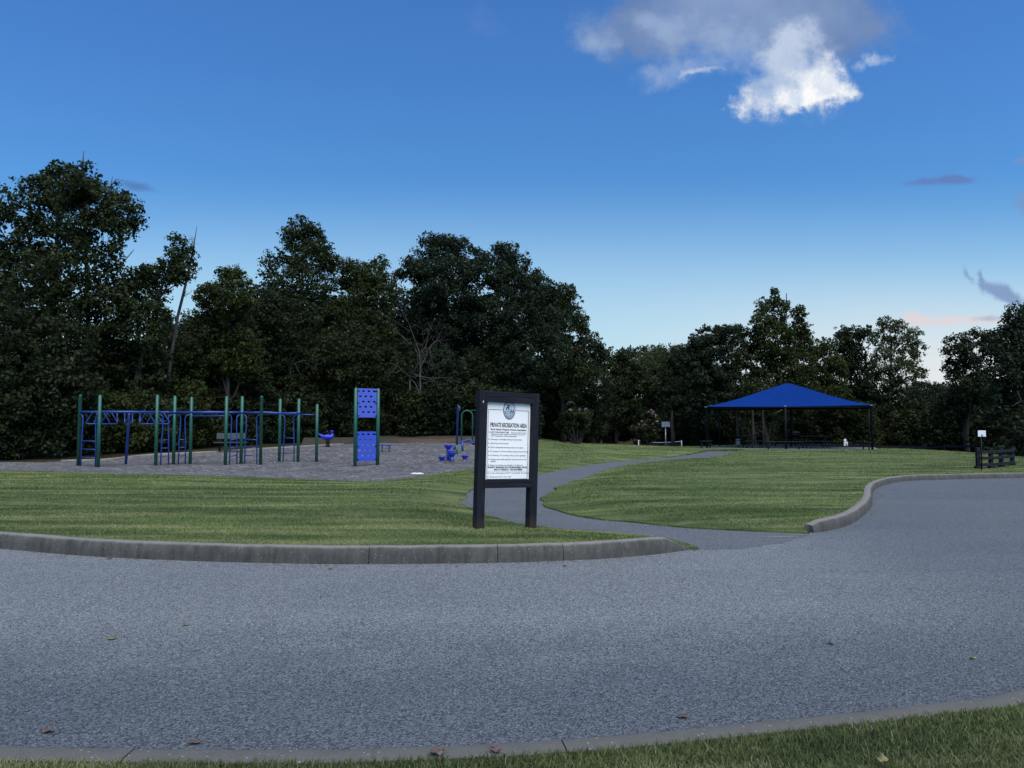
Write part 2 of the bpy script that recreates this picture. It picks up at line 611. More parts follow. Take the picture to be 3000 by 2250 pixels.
# ------------------------------------------------------------------ ground
def cdt_sheet(name, poly, zf, material, near=0.6, far=2.0, skirt=0.12, kind='structure'):
    poly = [tuple(p) for p in poly]
    A = np.array(poly)
    x0, y0 = A.min(0); x1, y1 = A.max(0)
    pts = []
    y = y0
    while y < y1:
        st = near if y < 16 else far
        xs = np.arange(x0, x1, st)
        pts += [(x + rnd.uniform(-.1, .1) * st, y + rnd.uniform(-.1, .1) * st) for x in xs]
        y += st
    P = np.array(pts)
    P = P[inside(P, poly)]
    d = seg_dist(P, poly)
    P = P[d > near * .35]
    verts = [Vector(p) for p in poly] + [Vector(p) for p in P]
    n = len(poly)
    edges = [(i, (i + 1) % n) for i in range(n)]
    vo, eo, fo, ov, oe, of = delaunay_2d_cdt(verts, edges, [list(range(n))], 1, 1e-5)
    V = np.array([(v.x, v.y) for v in vo])
    Z = zf(V[:, 0], V[:, 1])
    mb = MB()
    VV = [(V[i, 0], V[i, 1], Z[i]) for i in range(len(V))]
    mb.add(VV, fo, True)
    if skirt:
        cnt = {}
        for f in fo:
            for i in range(len(f)):
                e = (f[i], f[(i + 1) % len(f)])
                k = tuple(sorted(e)); cnt.setdefault(k, []).append(e)
        sk = []; sf = []
        for k, es in cnt.items():
            if len(es) == 1:
                a, b = es[0]
                o = len(sk)
                sk += [VV[a], VV[b], (VV[b][0], VV[b][1], VV[b][2] - skirt), (VV[a][0], VV[a][1], VV[a][2] - skirt)]
                sf.append((o, o + 1, o + 2, o + 3))
        mb.add(sk, sf)
    me = bpy.data.meshes.new(name)
    me.from_pydata(mb.v, [], mb.f)
    me.polygons.foreach_set("use_smooth", mb.sm)
    o = link(name, me, material)
    if kind: o['kind'] = kind
    return o


# --- key lines (photo points turned into ground points)
kerb_a_px = [(0, 1608), (150, 1621), (300, 1632), (600, 1645), (900, 1652), (1080, 1653), (1400, 1650), (1600, 1645), (1800, 1635), (1950, 1621), (2030, 1609)]
kerb_a = [(-26.0, 19.0), (-18.0, 14.6), (-11.5, 11.4)] + [g2(*p) for p in kerb_a_px]
kerb_a = smooth_line(kerb_a, .2)
kerb_b_px = [(2385, 1561), (2440, 1553), (2500, 1532), (2540, 1502), (2556, 1475), (2556, 1453), (2564, 1435), (2592, 1421), (2640, 1411), (2700, 1407), (2800, 1404), (2900, 1402), (3000, 1400)]
kerb_b = [g2(*p) for p in kerb_b_px] + [(21.0, 23.3), (28, 24.3), (45, 27)]
kerb_b = smooth_line(kerb_b, .2)
kerb_c_px = [(0, 2190), (480, 2197), (1000, 2198), (1542, 2176), (1995, 2140), (2447, 2094), (2718, 2063), (3000, 2017)]
kc = [(lambda q: (q[0], q[1] + .055))(g2(*p, .12)) for p in kerb_c_px]
kerb_c = smooth_line([(-14, 5.0), (-8, 4.15), (-4.5, kc[0][1] + .12)] + kc + [(4.2, 5.35), (6, 6.6), (10, 9.6), (20, 15)], .15)


def offset_line(line, d):
    L = np.array(line)
    t = np.gradient(L, axis=0)
    t /= np.linalg.norm(t, axis=1)[:, None]
    n = np.stack([-t[:, 1], t[:, 0]], 1)
    return [tuple(p) for p in L + n * d]


KW = .17
kerb_a_in = offset_line(kerb_a, KW)
kerb_b_in = offset_line(kerb_b, KW)
kerb_c_in = offset_line(kerb_c, -KW)

path_low_left = [(2046, 1606), (1990, 1588), (1900, 1571), (1800, 1561), (1640, 1549), (1500, 1531), (1420, 1507), (1370, 1486), (1349, 1465), (1356, 1450), (1385, 1437), (1430, 1425), (1500, 1407), (1580, 1389), (1650, 1374), (1750, 1358), (1850, 1348), (1950, 1340), (2023, 1332)]
path_right = [(2120, 1339), (2060, 1343), (1980, 1347), (1900, 1353), (1800, 1370), (1740, 1389), (1680, 1412), (1620, 1440), (1592, 1458), (1583, 1471), (1598, 1483), (1650, 1500), (1750, 1519), (1870, 1531), (2000, 1544), (2200, 1553), (2368, 1561)]
pl = smooth_line([g2(*p, .02) for p in path_low_left], .3)
pr = smooth_line([g2(*p, .02) for p in path_right], .3)
# grass creeps irregularly over the edges
def wob(line, a, seed):
    r = np.random.default_rng(seed)
    L = np.array(line)
    t = np.gradient(L, axis=0); t /= np.linalg.norm(t, axis=1)[:, None]
    n = np.stack([-t[:, 1], t[:, 0]], 1)
    k = r.normal(0, a, len(L)); k = np.convolve(k, [.25, .5, .25], 'same'); k[:2] = 0; k[-2:] = 0
    return [tuple(p) for p in L + n * k[:, None]]
pl = wob(pl, .085, 1); pr = wob(pr, .085, 2)
PAD_A = (12.1, 45.6); PAD_B = (14.1, 44.8)
pathA, pathB = pl[-1], pr[0]
path_poly_edge = pl + [PAD_A, PAD_B] + pr
# where the path opens into the road the asphalt runs straight on
path_poly = path_poly_edge

mulch_near = [(0, 1381), (180, 1384), (433, 1389), (686, 1397), (976, 1406), (1088, 1410), (1160, 1405), (1238, 1395), (1389, 1372), (1480, 1357), (1560, 1340)]
mulch_far = [(1560, 1302), (1480, 1297), (1389, 1296), (1230, 1295), (1118, 1296), (1006, 1300), (903, 1306), (777, 1313), (600, 1324), (433, 1332), (300, 1345), (180, 1349), (0, 1352)]
mn = smooth_line([(-32, 25.0)] + [g2(*p, .05) for p in mulch_near], .5)
mf = smooth_line([g2(*p, .05) for p in mulch_far] + [(-32, 31.5)], .8)
mulch_poly = mn + mf


def lift_main(x, y):
    P = np.stack([np.asarray(x, float).ravel(), np.asarray(y, float).ravel()], 1)
    dp = np.minimum(seg_dist(P, pl, False), seg_dist(P, pr, False))
    dm = seg_dist(P, mulch_poly)
    l = .028 + .122 * sst(0, 1.3, dp)
    l = np.minimum(l, .06 + .09 * sst(0, 2.5, dm))
    bump = .03 * np.sin(P[:, 0] * .5 + 1) * np.sin(P[:, 1] * .42) * sst(14, 20, P[:, 1])
    swell = .17 * np.exp(-((P[:, 0] - 12.6) ** 2 + (P[:, 1] - 37.6) ** 2) / (2 * 2.2 ** 2))
    return (l + bump + swell).reshape(np.shape(x))


def z_lawn(x, y):
    return T(x, y) + lift_main(x, y)


# base terrain out to the horizon
def terrain():
    xs = np.unique(np.concatenate([np.linspace(-420, -70, 15), np.arange(-70, 70.1, 1.5), np.linspace(70, 420, 15)]))
    ys = np.unique(np.concatenate([np.linspace(-120, -10, 10), np.arange(-10, 100.1, 1.5), np.linspace(100, 700, 25)]))
    X, Y = np.meshgrid(xs, ys)
    Z = T(X, Y) - .07
    rough = np.sin(X * .9 + 1.3 * np.sin(Y * .5)) * np.sin(Y * .8 + X * .2)
    woods = sst(46, 60, Y)
    Z = Z + .05 * (rough - 1) * woods
    far = sst(75, 260, Y) * 7.0 + sst(60, 200, np.abs(X)) * 3
    Z = Z + far
    V = np.stack([X, Y, Z], -1).reshape(-1, 3)
    w = len(xs)
    Fc = [(j * w + i, j * w + i + 1, (j + 1) * w + i + 1, (j + 1) * w + i) for j in range(len(ys) - 1) for i in range(w - 1)]
    mb = MB(); mb.add(V, Fc, True)
    o = mb.build('ground', M['earth']); o['kind'] = 'structure'


terrain()

# road: one asphalt sheet between the kerb lines, running on under them
road_poly = [(-60, 3.0), (-14, 4.9)] + offset_line(kerb_c, -.06)[1:-1] + [(60, 40)]
rb = [p for p in offset_line(kerb_b, .06)]
road_poly = [(-60, 5.5)] + offset_line(kerb_c, -.06) + [(60, 24)] + [(60, 27.5)] + rb[::-1] + pr[::-1][:14]
pin = pl[:14][::-1]
road_poly += pin + offset_line(kerb_a, .06)[::-1] + [(-60, 36)]
# the mouth where the path meets the road is a simple fan of asphalt
def flat(z):
    return lambda x, y: np.full(np.shape(x), z)
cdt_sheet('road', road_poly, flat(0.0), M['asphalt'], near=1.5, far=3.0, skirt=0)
po = offset_line(pl, -.04); pi_ = offset_line(pr, -.04)
mouth = []
for q in range(1, 16):
    f = q / 16
    mouth.append((pr[-1][0] * (1 - f) + pl[0][0] * f + rnd.uniform(-.05, .05), pr[-1][1] * (1 - f) + pl[0][1] * f - .35 * math.sin(math.pi * f) + rnd.uniform(-.07, .07)))
pth = pl + [PAD_A, PAD_B] + pr + mouth
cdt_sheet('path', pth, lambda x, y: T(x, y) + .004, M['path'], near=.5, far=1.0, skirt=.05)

# lawns
lawn_a = [(-60, 36)] + kerb_a_in[:-1] + pl + [PAD_A, (10.5, 51.5), (4.0, 62), (-1.5, 60)] + [p for p in mf[::-1] if False]
far_edge = [(-1.0, 58.0), (.6, 52.0), g2(1600, 1303, .1)]
lawn_a = [(-60, 36)] + kerb_a_in[:-1] + pl + [PAD_A, (10.5, 52.0), (4.5, 62.0), (-.5, 61.0)] + [mf[0]] + mn[::-1] + [(-60, 36.5)]
LAWN_A = lawn_a
cdt_sheet('lawn', lawn_a, z_lawn, M['lawn'])
crest_out = [(10.5, 52.0), (15.0, 52.4), (20.6, 52.0), (25.6, 48.8), (27.4, 43.0), (26.2, 36.8), (23.0, 30.0), (24, 28.6), (45, 30.5)]
lawn_b = pr + kerb_b_in + crest_out[::-1] + [PAD_A, PAD_B]
LAWN_B = lawn_b
cdt_sheet('lawn', lawn_b, z_lawn, M['lawn'])
verge = kerb_c_in + [(20, -8), (-14, -8)]
VERGE = verge
cdt_sheet('verge', verge, lambda x, y: np.full(np.shape(x), .105), M['lawn'], near=.5, far=1.5)
cdt_sheet('mulch_ground', mulch_poly, lambda x, y: T(x, y) + .02 + .02 * np.sin(np.asarray(x) * 1.7) * np.sin(np.asarray(y) * 1.3), M['mulch'], near=1, far=1.0, skirt=.1)

# grassy bank and bare orange dirt behind the playground
bank_px = [(880, 1306), (1000, 1299), (1118, 1294), (1230, 1293), (1335, 1294), (1400, 1294), (1400, 1272), (1300, 1268), (1180, 1268), (1050, 1275), (930, 1292)]
bk = [(g2(px, py, .06)) for px, py in bank_px[:6]]
bk2 = [(p[0] * 1.10, p[1] + 4.5) for p in bk[::-1]]
bank = bk + bk2
def z_bank(x, y):
    P = np.stack([np.ravel(x), np.ravel(y)], 1)
    d = seg_dist(P, bk, False)
    return T(x, y) + (.0 + .26 * sst(.0, 4.2, d) + .03 * np.sin(P[:, 0] * 2.3) * np.sin(P[:, 1] * 2.9)).reshape(np.shape(x))
cdt_sheet('dirt_bank', bank, z_bank, M['dirt'], near=.5, far=.6, skirt=.5)


# kerbs
def kerb(line, side, hfun, joints, name='kerb', w=KW, face=.024, mt='concrete'):
    """side=+1: lawn to the left of the line's direction"""
    L = np.array(line)
    s = np.concatenate([[0], np.cumsum(np.hypot(*np.diff(L, axis=0).T))])
    tot = s[-1]
    cuts = sorted(set([0.0] + [j for j in joints if 0 < j < tot] + [tot]))
    mb = MB(); top_tone = []
    for a, b in zip(cuts[:-1], cuts[1:]):
        a2 = a + (.004 if a > 0 else 0); b2 = b - (.004 if b < tot else 0)
        n = max(2, int((b2 - a2) / .16))
        ss = np.linspace(a2, b2, n + 1)
        X = np.interp(ss, s, L[:, 0]); Y = np.interp(ss, s, L[:, 1])
        tx = np.interp(ss + .02, s, L[:, 0]) - np.interp(ss - .02, s, L[:, 0])
        ty = np.interp(ss + .02, s, L[:, 1]) - np.interp(ss - .02, s, L[:, 1])
        ln = np.hypot(tx, ty); nx, ny = -ty / ln * side, tx / ln * side
        V = []; Fc = []
        for i in range(len(ss)):
            h = hfun(ss[i], tot) + rnd.uniform(-.003, .003)
            jt = rnd.uniform(-.003, .003)
            prof = [(0.0, -.12), (0.0 + jt * .5, 0.0), (face * .35 + jt, h * .45), (face * .8 + jt, h * .80), (face + .012 + jt, h * .93), (face + .035, h * .99), (w * .6, h), (w * .92, h * .985), (w, h * .93), (w, -.12)]
            if h < .05:
                prof = [(u, z) for u, z in prof]
            for pi_i, (u, z) in enumerate(prof):
                V.append((X[i] + nx[i] * u, Y[i] + ny[i] * u, z))
                top_tone.append(0.0 if pi_i < 4 else (.55 if pi_i == 4 else 1.0))  # tone mask: dark on the face, paler on the kerb top
        m = len(prof)
        for i in range(len(ss) - 1):
            for k in range(m - 1):
                Fc.append((i * m + k, i * m + k + 1, (i + 1) * m + k + 1, (i + 1) * m + k))
        Fc.append(tuple(range(m))); Fc.append(tuple((len(ss) - 1) * m + k for k in range(m)))
        mb.add(V, Fc, True)
    me = bpy.data.meshes.new(name)
    me.from_pydata(mb.v, [], mb.f)
    me.polygons.foreach_set('use_smooth', [len(f) == 4 for f in mb.f])
    bm = bmesh.new(); bm.from_mesh(me); bmesh.ops.recalc_face_normals(bm, faces=bm.faces[:]); bm.to_mesh(me); bm.free()
    at = me.attributes.new('top_tone', 'FLOAT', 'POINT'); at.data.foreach_set('value', top_tone)
    try:
        me.set_sharp_from_angle(angle=math.radians(50))
    except Exception:
        pass
    o = link(name, me, M[mt]); o['kind'] = 'structure'
    return o, s


def arclen_at(line, px, py):
    p = np.array(g2(px, py))
    L = np.array(line)
    s = np.concatenate([[0], np.cumsum(np.hypot(*np.diff(L, axis=0).T))])
    return s[np.argmin(np.hypot(*(L - p).T))]


def h_a(s, tot):
    return .018 + (.195 - .018) * float(sst(0, .55, tot - s))


def h_b(s, tot):
    return .17 - .06 * float(1 - sst(0, .25, s)) - .02 * float(sst(3, 8, s))


ja = [arclen_at(kerb_a, px, py) for px, py in ((1082, 1653), (1445, 1649), (1636, 1644), (300, 1632), (-2, 1608))]
kerb(kerb_a, 1, h_a, ja)
jb = [3.0, 6.6, 10.4, 12.9, 16, 20, 25, 30]
kerb(kerb_b, 1, h_b, jb)
jc = [arclen_at(kerb_c, px, py) for px, py in ((480, 2197), (1590, 2174))]
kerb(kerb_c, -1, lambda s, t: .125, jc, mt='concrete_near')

# ------------------------------------------------------------------ grass blades (one uncountable mass per lawn)
def blades(name, poly, zf, dens, ymax, hgt, label, bbox, wid=.006, seed=3, mt='grass'):
    r = np.random.default_rng(seed)
    x0, x1, y0, y1 = bbox
    P = []
    for y in np.arange(y0, min(y1, ymax), .5):
        d = dens(y + .25)
        half = (y + 1.2) * .73 + .3
        xa, xb = max(x0, -half), min(x1, half)
        if xb <= xa: continue
        n = int((xb - xa) * .5 * d)
        P.append(np.stack([r.uniform(xa, xb, n), r.uniform(y, y + .5, n)], 1))
    P = np.concatenate(P)
    P = P[inside(P, poly)]
    n = len(P)
    z = zf(P[:, 0], P[:, 1])
    sc = np.maximum(1, P[:, 1] / 9.0)
    h = hgt * r.uniform(.45, 1.15, n) * np.minimum(sc, 1.15)
    w = wid * r.uniform(.6, 1.2, n) * sc ** 1.2
    a = r.uniform(0, 2 * np.pi, n)
    la = r.uniform(0, 2 * np.pi, n); lk = h * r.uniform(.1, .9, n)
    dx, dy = np.cos(a) * w, np.sin(a) * w
    V = np.empty((n, 5, 3), np.float32)
    base = np.stack([P[:, 0], P[:, 1], z - .006], 1)
    V[:, 0] = base + np.stack([-dx, -dy, 0 * dx], 1)
    V[:, 1] = base + np.stack([dx, dy, 0 * dx], 1)
    mid = base + np.stack([np.cos(la) * lk * .35, np.sin(la) * lk * .35, h * .6], 1)
    V[:, 2] = mid + np.stack([dx * .75, dy * .75, 0 * dx], 1)
    V[:, 3] = mid + np.stack([-dx * .75, -dy * .75, 0 * dx], 1)
    V[:, 4] = base + np.stack([np.cos(la) * lk, np.sin(la) * lk, h * r.uniform(.75, 1, n)], 1)
    idx = (np.arange(n) * 5)[:, None]
    quads = (idx + np.array([0, 1, 2, 3])).ravel()
    tris = (idx + np.array([3, 2, 4])).ravel()
    loops = np.concatenate([quads, tris]).astype(np.int32)
    me = bpy.data.meshes.new(name)
    me.vertices.add(n * 5); me.vertices.foreach_set('co', V.ravel())
    me.loops.add(len(loops)); me.loops.foreach_set('vertex_index', loops)
    me.polygons.add(2 * n)
    starts = np.concatenate([np.arange(n) * 4, n * 4 + np.arange(n) * 3]).astype(np.int32)
    me.polygons.foreach_set('loop_start', starts)
    me.update(calc_edges=True)
    patch = .5 + .25 * np.sin(P[:, 0] * 1.3 + np.sin(P[:, 1] * 2.1) * 1.5) * np.sin(P[:, 1] * 1.1 + P[:, 0] * .4)
    tone = np.clip(patch * .5 + r.uniform(0, 1, n) * .55, 0, 1)
    tone = np.where(r.uniform(0, 1, n) < .06, .97, np.minimum(tone, .92))
    at = me.attributes.new('tone', 'FLOAT', 'POINT')
    at.data.foreach_set('value', np.repeat(tone, 5).astype(np.float32))
    o = link(name, me, M[mt])
    tag(o, label, 'grass', None, 'stuff')
    return o


blades('grass', VERGE, lambda x, y: np.full(len(x), .105), lambda y: 12000, 9, .05, 'short green grass of the verge in the near right corner', (-4, 6, 2.4, 8), .0034, 3, 'verge_grass')
blades('grass', LAWN_A, z_lawn, lambda y: 2600 * (9.0 / max(y, 9.0)) ** 2.4, 60, .026, 'mown grass of the lawn around the notice board', (-24, 12, 8.2, 60), .0052, 4)
blades('grass', LAWN_B, z_lawn, lambda y: 2600 * (9.0 / max(y, 9.0)) ** 2.4, 53, .026, 'mown grass of the lawn in front of the blue canopy', (0, 28, 10.5, 53), .0052, 5)

# ------------------------------------------------------------------ trees
def leaf_mesh(name, C, R, N, leaf, r, flat=.75, wr=.62, up=.55):
    """leaves scattered in clumps. C clump centres (k,3), R clump radii, N leaves per clump"""
    tot = int(N.sum())
    ci = np.repeat(np.arange(len(C)), N)
    d = r.normal(0, 1, (tot, 3)); d /= np.linalg.norm(d, axis=1)[:, None]
    rad = r.uniform(0, 1, tot) ** .45
    pos = C[ci] + d * (rad * R[ci])[:, None] * np.array([1, 1, flat])
    nrm = d * .7 + r.normal(0, .55, (tot, 3)); nrm[:, 2] += up
    nrm /= np.linalg.norm(nrm, axis=1)[:, None]
    a = np.cross(nrm, r.normal(0, 1, (tot, 3))); a /= np.linalg.norm(a, axis=1)[:, None]
    a[:, 2] -= .25
    b = np.cross(nrm, a)
    l = leaf * 1.15 * r.uniform(.6, 1.25, tot)
    al = a * l[:, None]; bw = b * (l * wr * .5)[:, None]
    V = np.empty((tot, 4, 3), np.float32)
    V[:, 0] = pos - al * .5
    V[:, 1] = pos + bw + nrm * (l * .10)[:, None] - al * .08
    V[:, 2] = pos + al * .5 - nrm * (l * .08)[:, None]
    V[:, 3] = pos - bw + nrm * (l * .10)[:, None] - al * .08
    me = bpy.data.meshes.new(name)
    me.vertices.add(tot * 4); me.vertices.foreach_set('co', V.ravel())
    me.loops.add(tot * 4); me.loops.foreach_set('vertex_index', np.arange(tot * 4, dtype=np.int32))
    me.polygons.add(tot); me.polygons.foreach_set('loop_start', (np.arange(tot) * 4).astype(np.int32))
    me.update(calc_edges=True)
    ctone = r.uniform(.15, .8, len(C))
    tone = np.clip(ctone[ci] * .6 + r.uniform(0, .42, tot), 0, .92)
    tone = np.where(r.uniform(0, 1, tot) < .012, .97, tone)
    at = me.attributes.new('tone', 'FLOAT', 'POINT')
    at.data.foreach_set('value', np.repeat(tone, 4).astype(np.float32))
    return me


def crown_from_lobes(lobes, r, clump, leaf, od):
    Cs = []; Rs = []; Ns = []
    for c, rad in lobes:
        c = np.array(c); rad = np.array(rad)
        vol_r = float(np.prod(rad) ** (1 / 3))
        k = max(6, int(1.5 * (vol_r / clump) ** 2 * 4.2))
        d = r.normal(0, 1, (k, 3)); d /= np.linalg.norm(d, axis=1)[:, None]
        q = .35 + .65 * r.uniform(0, 1, k) ** .5
        p = c + d * q[:, None] * rad
        Cs.append(p)
        rr = clump * r.uniform(.6, 1.25, k)
        Rs.append(rr)
        tot = 1.7 * od * math.pi * rad[0] * rad[2] / (leaf * leaf * .41 * .5)
        w = rr ** 2; w /= w.sum()
        Ns.append(np.maximum(6, (tot * w).astype(int)))
        # small tufts standing out of the outline
        k2 = max(3, int(k * .45))
        d = r.normal(0, 1, (k2, 3)); d[:, 2] = np.abs(d[:, 2]) * .9 + d[:, 2] * .1; d /= np.linalg.norm(d, axis=1)[:, None]
        Cs.append(c + d * (r.uniform(.95, 1.14, k2)[:, None]) * rad + np.array([0, 0, .1 * clump]))
        r2 = clump * r.uniform(.28, .5, k2); Rs.append(r2)
        Ns.append(np.maximum(5, (tot * .10 * r2 / r2.sum()).astype(int)))
    return np.concatenate(Cs), np.concatenate(Rs), np.concatenate(Ns)


def limb(mb, a, b, r0, r1, r, n=6, k=6, sag=.12):
    a = np.array(a); b = np.array(b)
    L = np.linalg.norm(b - a)
    pts = []
    off = r.normal(0, 1, (3, 3)) * L * .06
    for i in range(k):
        t = i / (k - 1)
        p = a + (b - a) * t + off[0] * math.sin(math.pi * t) + off[1] * math.sin(2 * math.pi * t) * .7
        p[2] += sag * L * math.sin(math.pi * t) * .4
        pts.append(p)
    mb.tube(pts, [r0 + (r1 - r0) * (i / (k - 1)) for i in range(k)], n)
    return pts


def make_tree(label, cat, bpx, d, lobes_px, leafm, leaf=.16, clump=.55, od=1.5, trunk=.2, seed=0, name='tree', group=None, bark='bark', thick=.85, base_dy=0, sub=True):
    r = np.random.default_rng(seed + 100)
    bp = at_depth(bpx, 1300, d)
    base = np.array([bp.x, d + base_dy, Tz(bp.x, d + base_dy) - .1])
    root = thing(name, label, cat, tuple(base), 0, group)
    lobes = []
    for (px, py, rx, ry) in lobes_px:
        k = d / F
        dd = r.uniform(-1, 1) * rx * k * .7
        c = at_depth(px, py, d)
        c = np.array([c.x, d + dd, c.z]) - base
        lobes.append((c, (rx * k, max(rx, ry) * k * thick, ry * k)))
    C, R, N = crown_from_lobes(lobes, r, clump, leaf, od)
    keep = C[:, 2] > .25
    C, R, N = C[keep], R[keep], N[keep]
    me = leaf_mesh('crown', C, R, N, leaf, r)
    link('crown', me, M[leafm], root)
    mb = MB()
    cz = [c[2] for c, _ in lobes]
    top = max(cz); low = min(cz)
    order = sorted(lobes, key=lambda q: q[0][2])
    cx = np.mean([c for c, _ in lobes], axis=0)
    tops = order[-1][0]
    H = top
    tp = []
    m = 9
    w1 = r.normal(0, 1, 2) * .02 * H
    for i in range(m):
        t = i / (m - 1)
        tgt = np.array([tops[0], tops[1]]) * t ** 1.4 * .9 + w1 * math.sin(t * 5)
        tp.append((tgt[0], tgt[1], H * t))
    rt = [trunk * (1 - .85 * (i / (m - 1)) ** .8) * (1.35 if i == 0 else 1) for i in range(m)]
    mb.tube(tp, rt, 9)
    tpa = np.array(tp)
    for c, rad in lobes:
        zz = max(.15 * H, c[2] - .9 * rad[2] - .12 * H)
        i = np.argmin(abs(tpa[:, 2] - zz))
        s0 = tpa[i]
        limb(mb, s0, c, rt[i] * .5, .035, r)
        if sub:
            for _ in range(4):
                e = c + r.normal(0, .5, 3) * np.array(rad)
                limb(mb, c + (s0 - c) * r.uniform(.05, .4), e, .035, .01, r, 4, 5)
    mb.build('trunk', M[bark], root)
    return root


def tree_tops(x0, x1, y, d, n, seed):
    pass


# -- left side
TL = 'trees at the edge of the wood'
big_left = make_tree('tallest broadleaf tree at the left edge with large leaves and a rounded top', 'tree', 130, 36,
    [(150, 535, 85, 68), (225, 550, 70, 70), (55, 600, 95, 80), (-60, 680, 110, 110), (270, 600, 95, 85), (345, 615, 58, 62), (110, 690, 120, 75), (300, 700, 95, 70), (20, 760, 110, 60), (200, 800, 120, 60), (340, 810, 60, 55), (60, 880, 120, 90), (210, 890, 110, 80)],
    'leaf_mid', .17, .5, 1.2, .30, 1)
make_tree('dense low tree under the tallest one, at the left edge of the photo', 'tree', 30, 33,
    [(50, 960, 110, 100), (-50, 1030, 120, 130), (165, 1000, 95, 100), (90, 1110, 130, 110), (-20, 1190, 140, 110), (190, 1130, 90, 100)],
    'leaf_dark', .16, .5, 1.5, .18, 2)
make_tree('mid green tree with a leafy arm reaching out beside the leaning dead trunk', 'tree', 360, 37,
    [(528, 745, 34, 50), (550, 800, 34, 45), (500, 800, 45, 35), (440, 800, 52, 28), (400, 860, 70, 60), (330, 920, 90, 80), (425, 960, 75, 90), (300, 1030, 100, 90), (400, 1090, 95, 90)],
    'leaf_mid', .15, .42, 1.45, .2, 3)
make_tree('scraggly tree with upright twigs right of the leaning dead trunk', 'tree', 640, 40,
    [(650, 815, 30, 32), (690, 820, 28, 45), (615, 870, 40, 35), (665, 880, 60, 45), (720, 870, 40, 45), (600, 960, 45, 50), (660, 960, 75, 70), (600, 1040, 90, 80), (690, 1040, 80, 80), (545, 1060, 55, 60)],
    'leaf_olive', .14, .38, 1.4, .16, 4)
make_tree('tall narrow tree whose top stands alone above the trees behind the monkey bars', 'tree', 880, 48,
    [(880, 672, 34, 40), (905, 690, 38, 45), (850, 700, 28, 35), (935, 735, 42, 40), (860, 760, 50, 45), (910, 775, 55, 45), (965, 755, 22, 30), (790, 780, 24, 42), (810, 850, 50, 35), (890, 840, 90, 50), (850, 900, 80, 50)],
    'leaf_mid', .16, .42, 1.25, .22, 5)
make_tree('rounded tree with two small top tufts, between the tall narrow tree and the oak', 'tree', 1060, 49,
    [(1050, 785, 32, 26), (1115, 785, 24, 30), (1000, 800, 45, 38), (1080, 825, 70, 42), (1010, 860, 80, 60), (1110, 880, 75, 70), (1060, 950, 95, 80)],
    'leaf_olive', .15, .45, 1.4, .2, 6)
make_tree('dense dark tree in the middle of the wood right above the grey bench', 'tree', 740, 44.5,
    [(765, 900, 85, 65), (740, 990, 100, 85), (850, 960, 95, 90), (820, 1060, 110, 90), (720, 1090, 90, 80)],
    'leaf_dark', .15, .5, 1.4, .2, 7)
make_tree('bushy dark tree directly behind the climbing wall', 'tree', 1010, 47,
    [(960, 960, 90, 90), (1070, 1000, 100, 90), (1000, 1070, 120, 90), (1110, 1090, 100, 90), (920, 1090, 80, 90)],
    'leaf_shrub', .15, .5, 1.4, .2, 8)
oak = make_tree('big dense oak forming the highest part of the wood behind the notice board', 'oak tree', 1340, 52,
    [(1280, 715, 48, 38), (1320, 735, 55, 52), (1235, 775, 55, 48), (1210, 810, 45, 40), (1385, 765, 50, 48), (1290, 830, 100, 75), (1400, 850, 85, 85), (1300, 930, 120, 95), (1410, 970, 110, 100), (1320, 1050, 120, 100), (1430, 1080, 110, 100), (1240, 900, 50, 60)],
    'leaf_oak', .17, .62, 1.5, .34, 9, name='oak_tree')
make_tree('oak with a square top knot on the right shoulder of the big oak', 'oak tree', 1510, 52,
    [(1480, 745, 42, 38), (1505, 765, 45, 42), (1475, 810, 50, 50), (1550, 815, 36, 32), (1510, 850, 85, 70), (1580, 870, 60, 60), (1510, 950, 110, 90), (1600, 950, 70, 80), (1540, 1050, 120, 100), (1480, 1120, 110, 90)],
    'leaf_oak', .16, .58, 1.5, .3, 10, name='oak_tree')
make_tree('loose sided tree where the wood steps down behind and right of the oaks', 'tree', 1650, 56,
    [(1640, 865, 42, 34), (1668, 890, 34, 40), (1620, 900, 45, 50), (1690, 940, 30, 40), (1650, 960, 65, 60), (1705, 985, 24, 30), (1640, 1050, 85, 80), (1600, 1130, 80, 80), (1680, 1100, 60, 80)],
    'leaf_mid', .16, .45, 1.35, .22, 11)
make_tree('small dark tree at the right foot of the wood, lower than the oaks', 'tree', 1735, 60,
    [(1730, 1010, 32, 34), (1755, 1040, 26, 30), (1720, 1080, 50, 50), (1745, 1140, 50, 60), (1680, 1160, 60, 70), (1730, 1220, 60, 60)],
    'leaf_dark', .17, .5, 1.4, .2, 12)

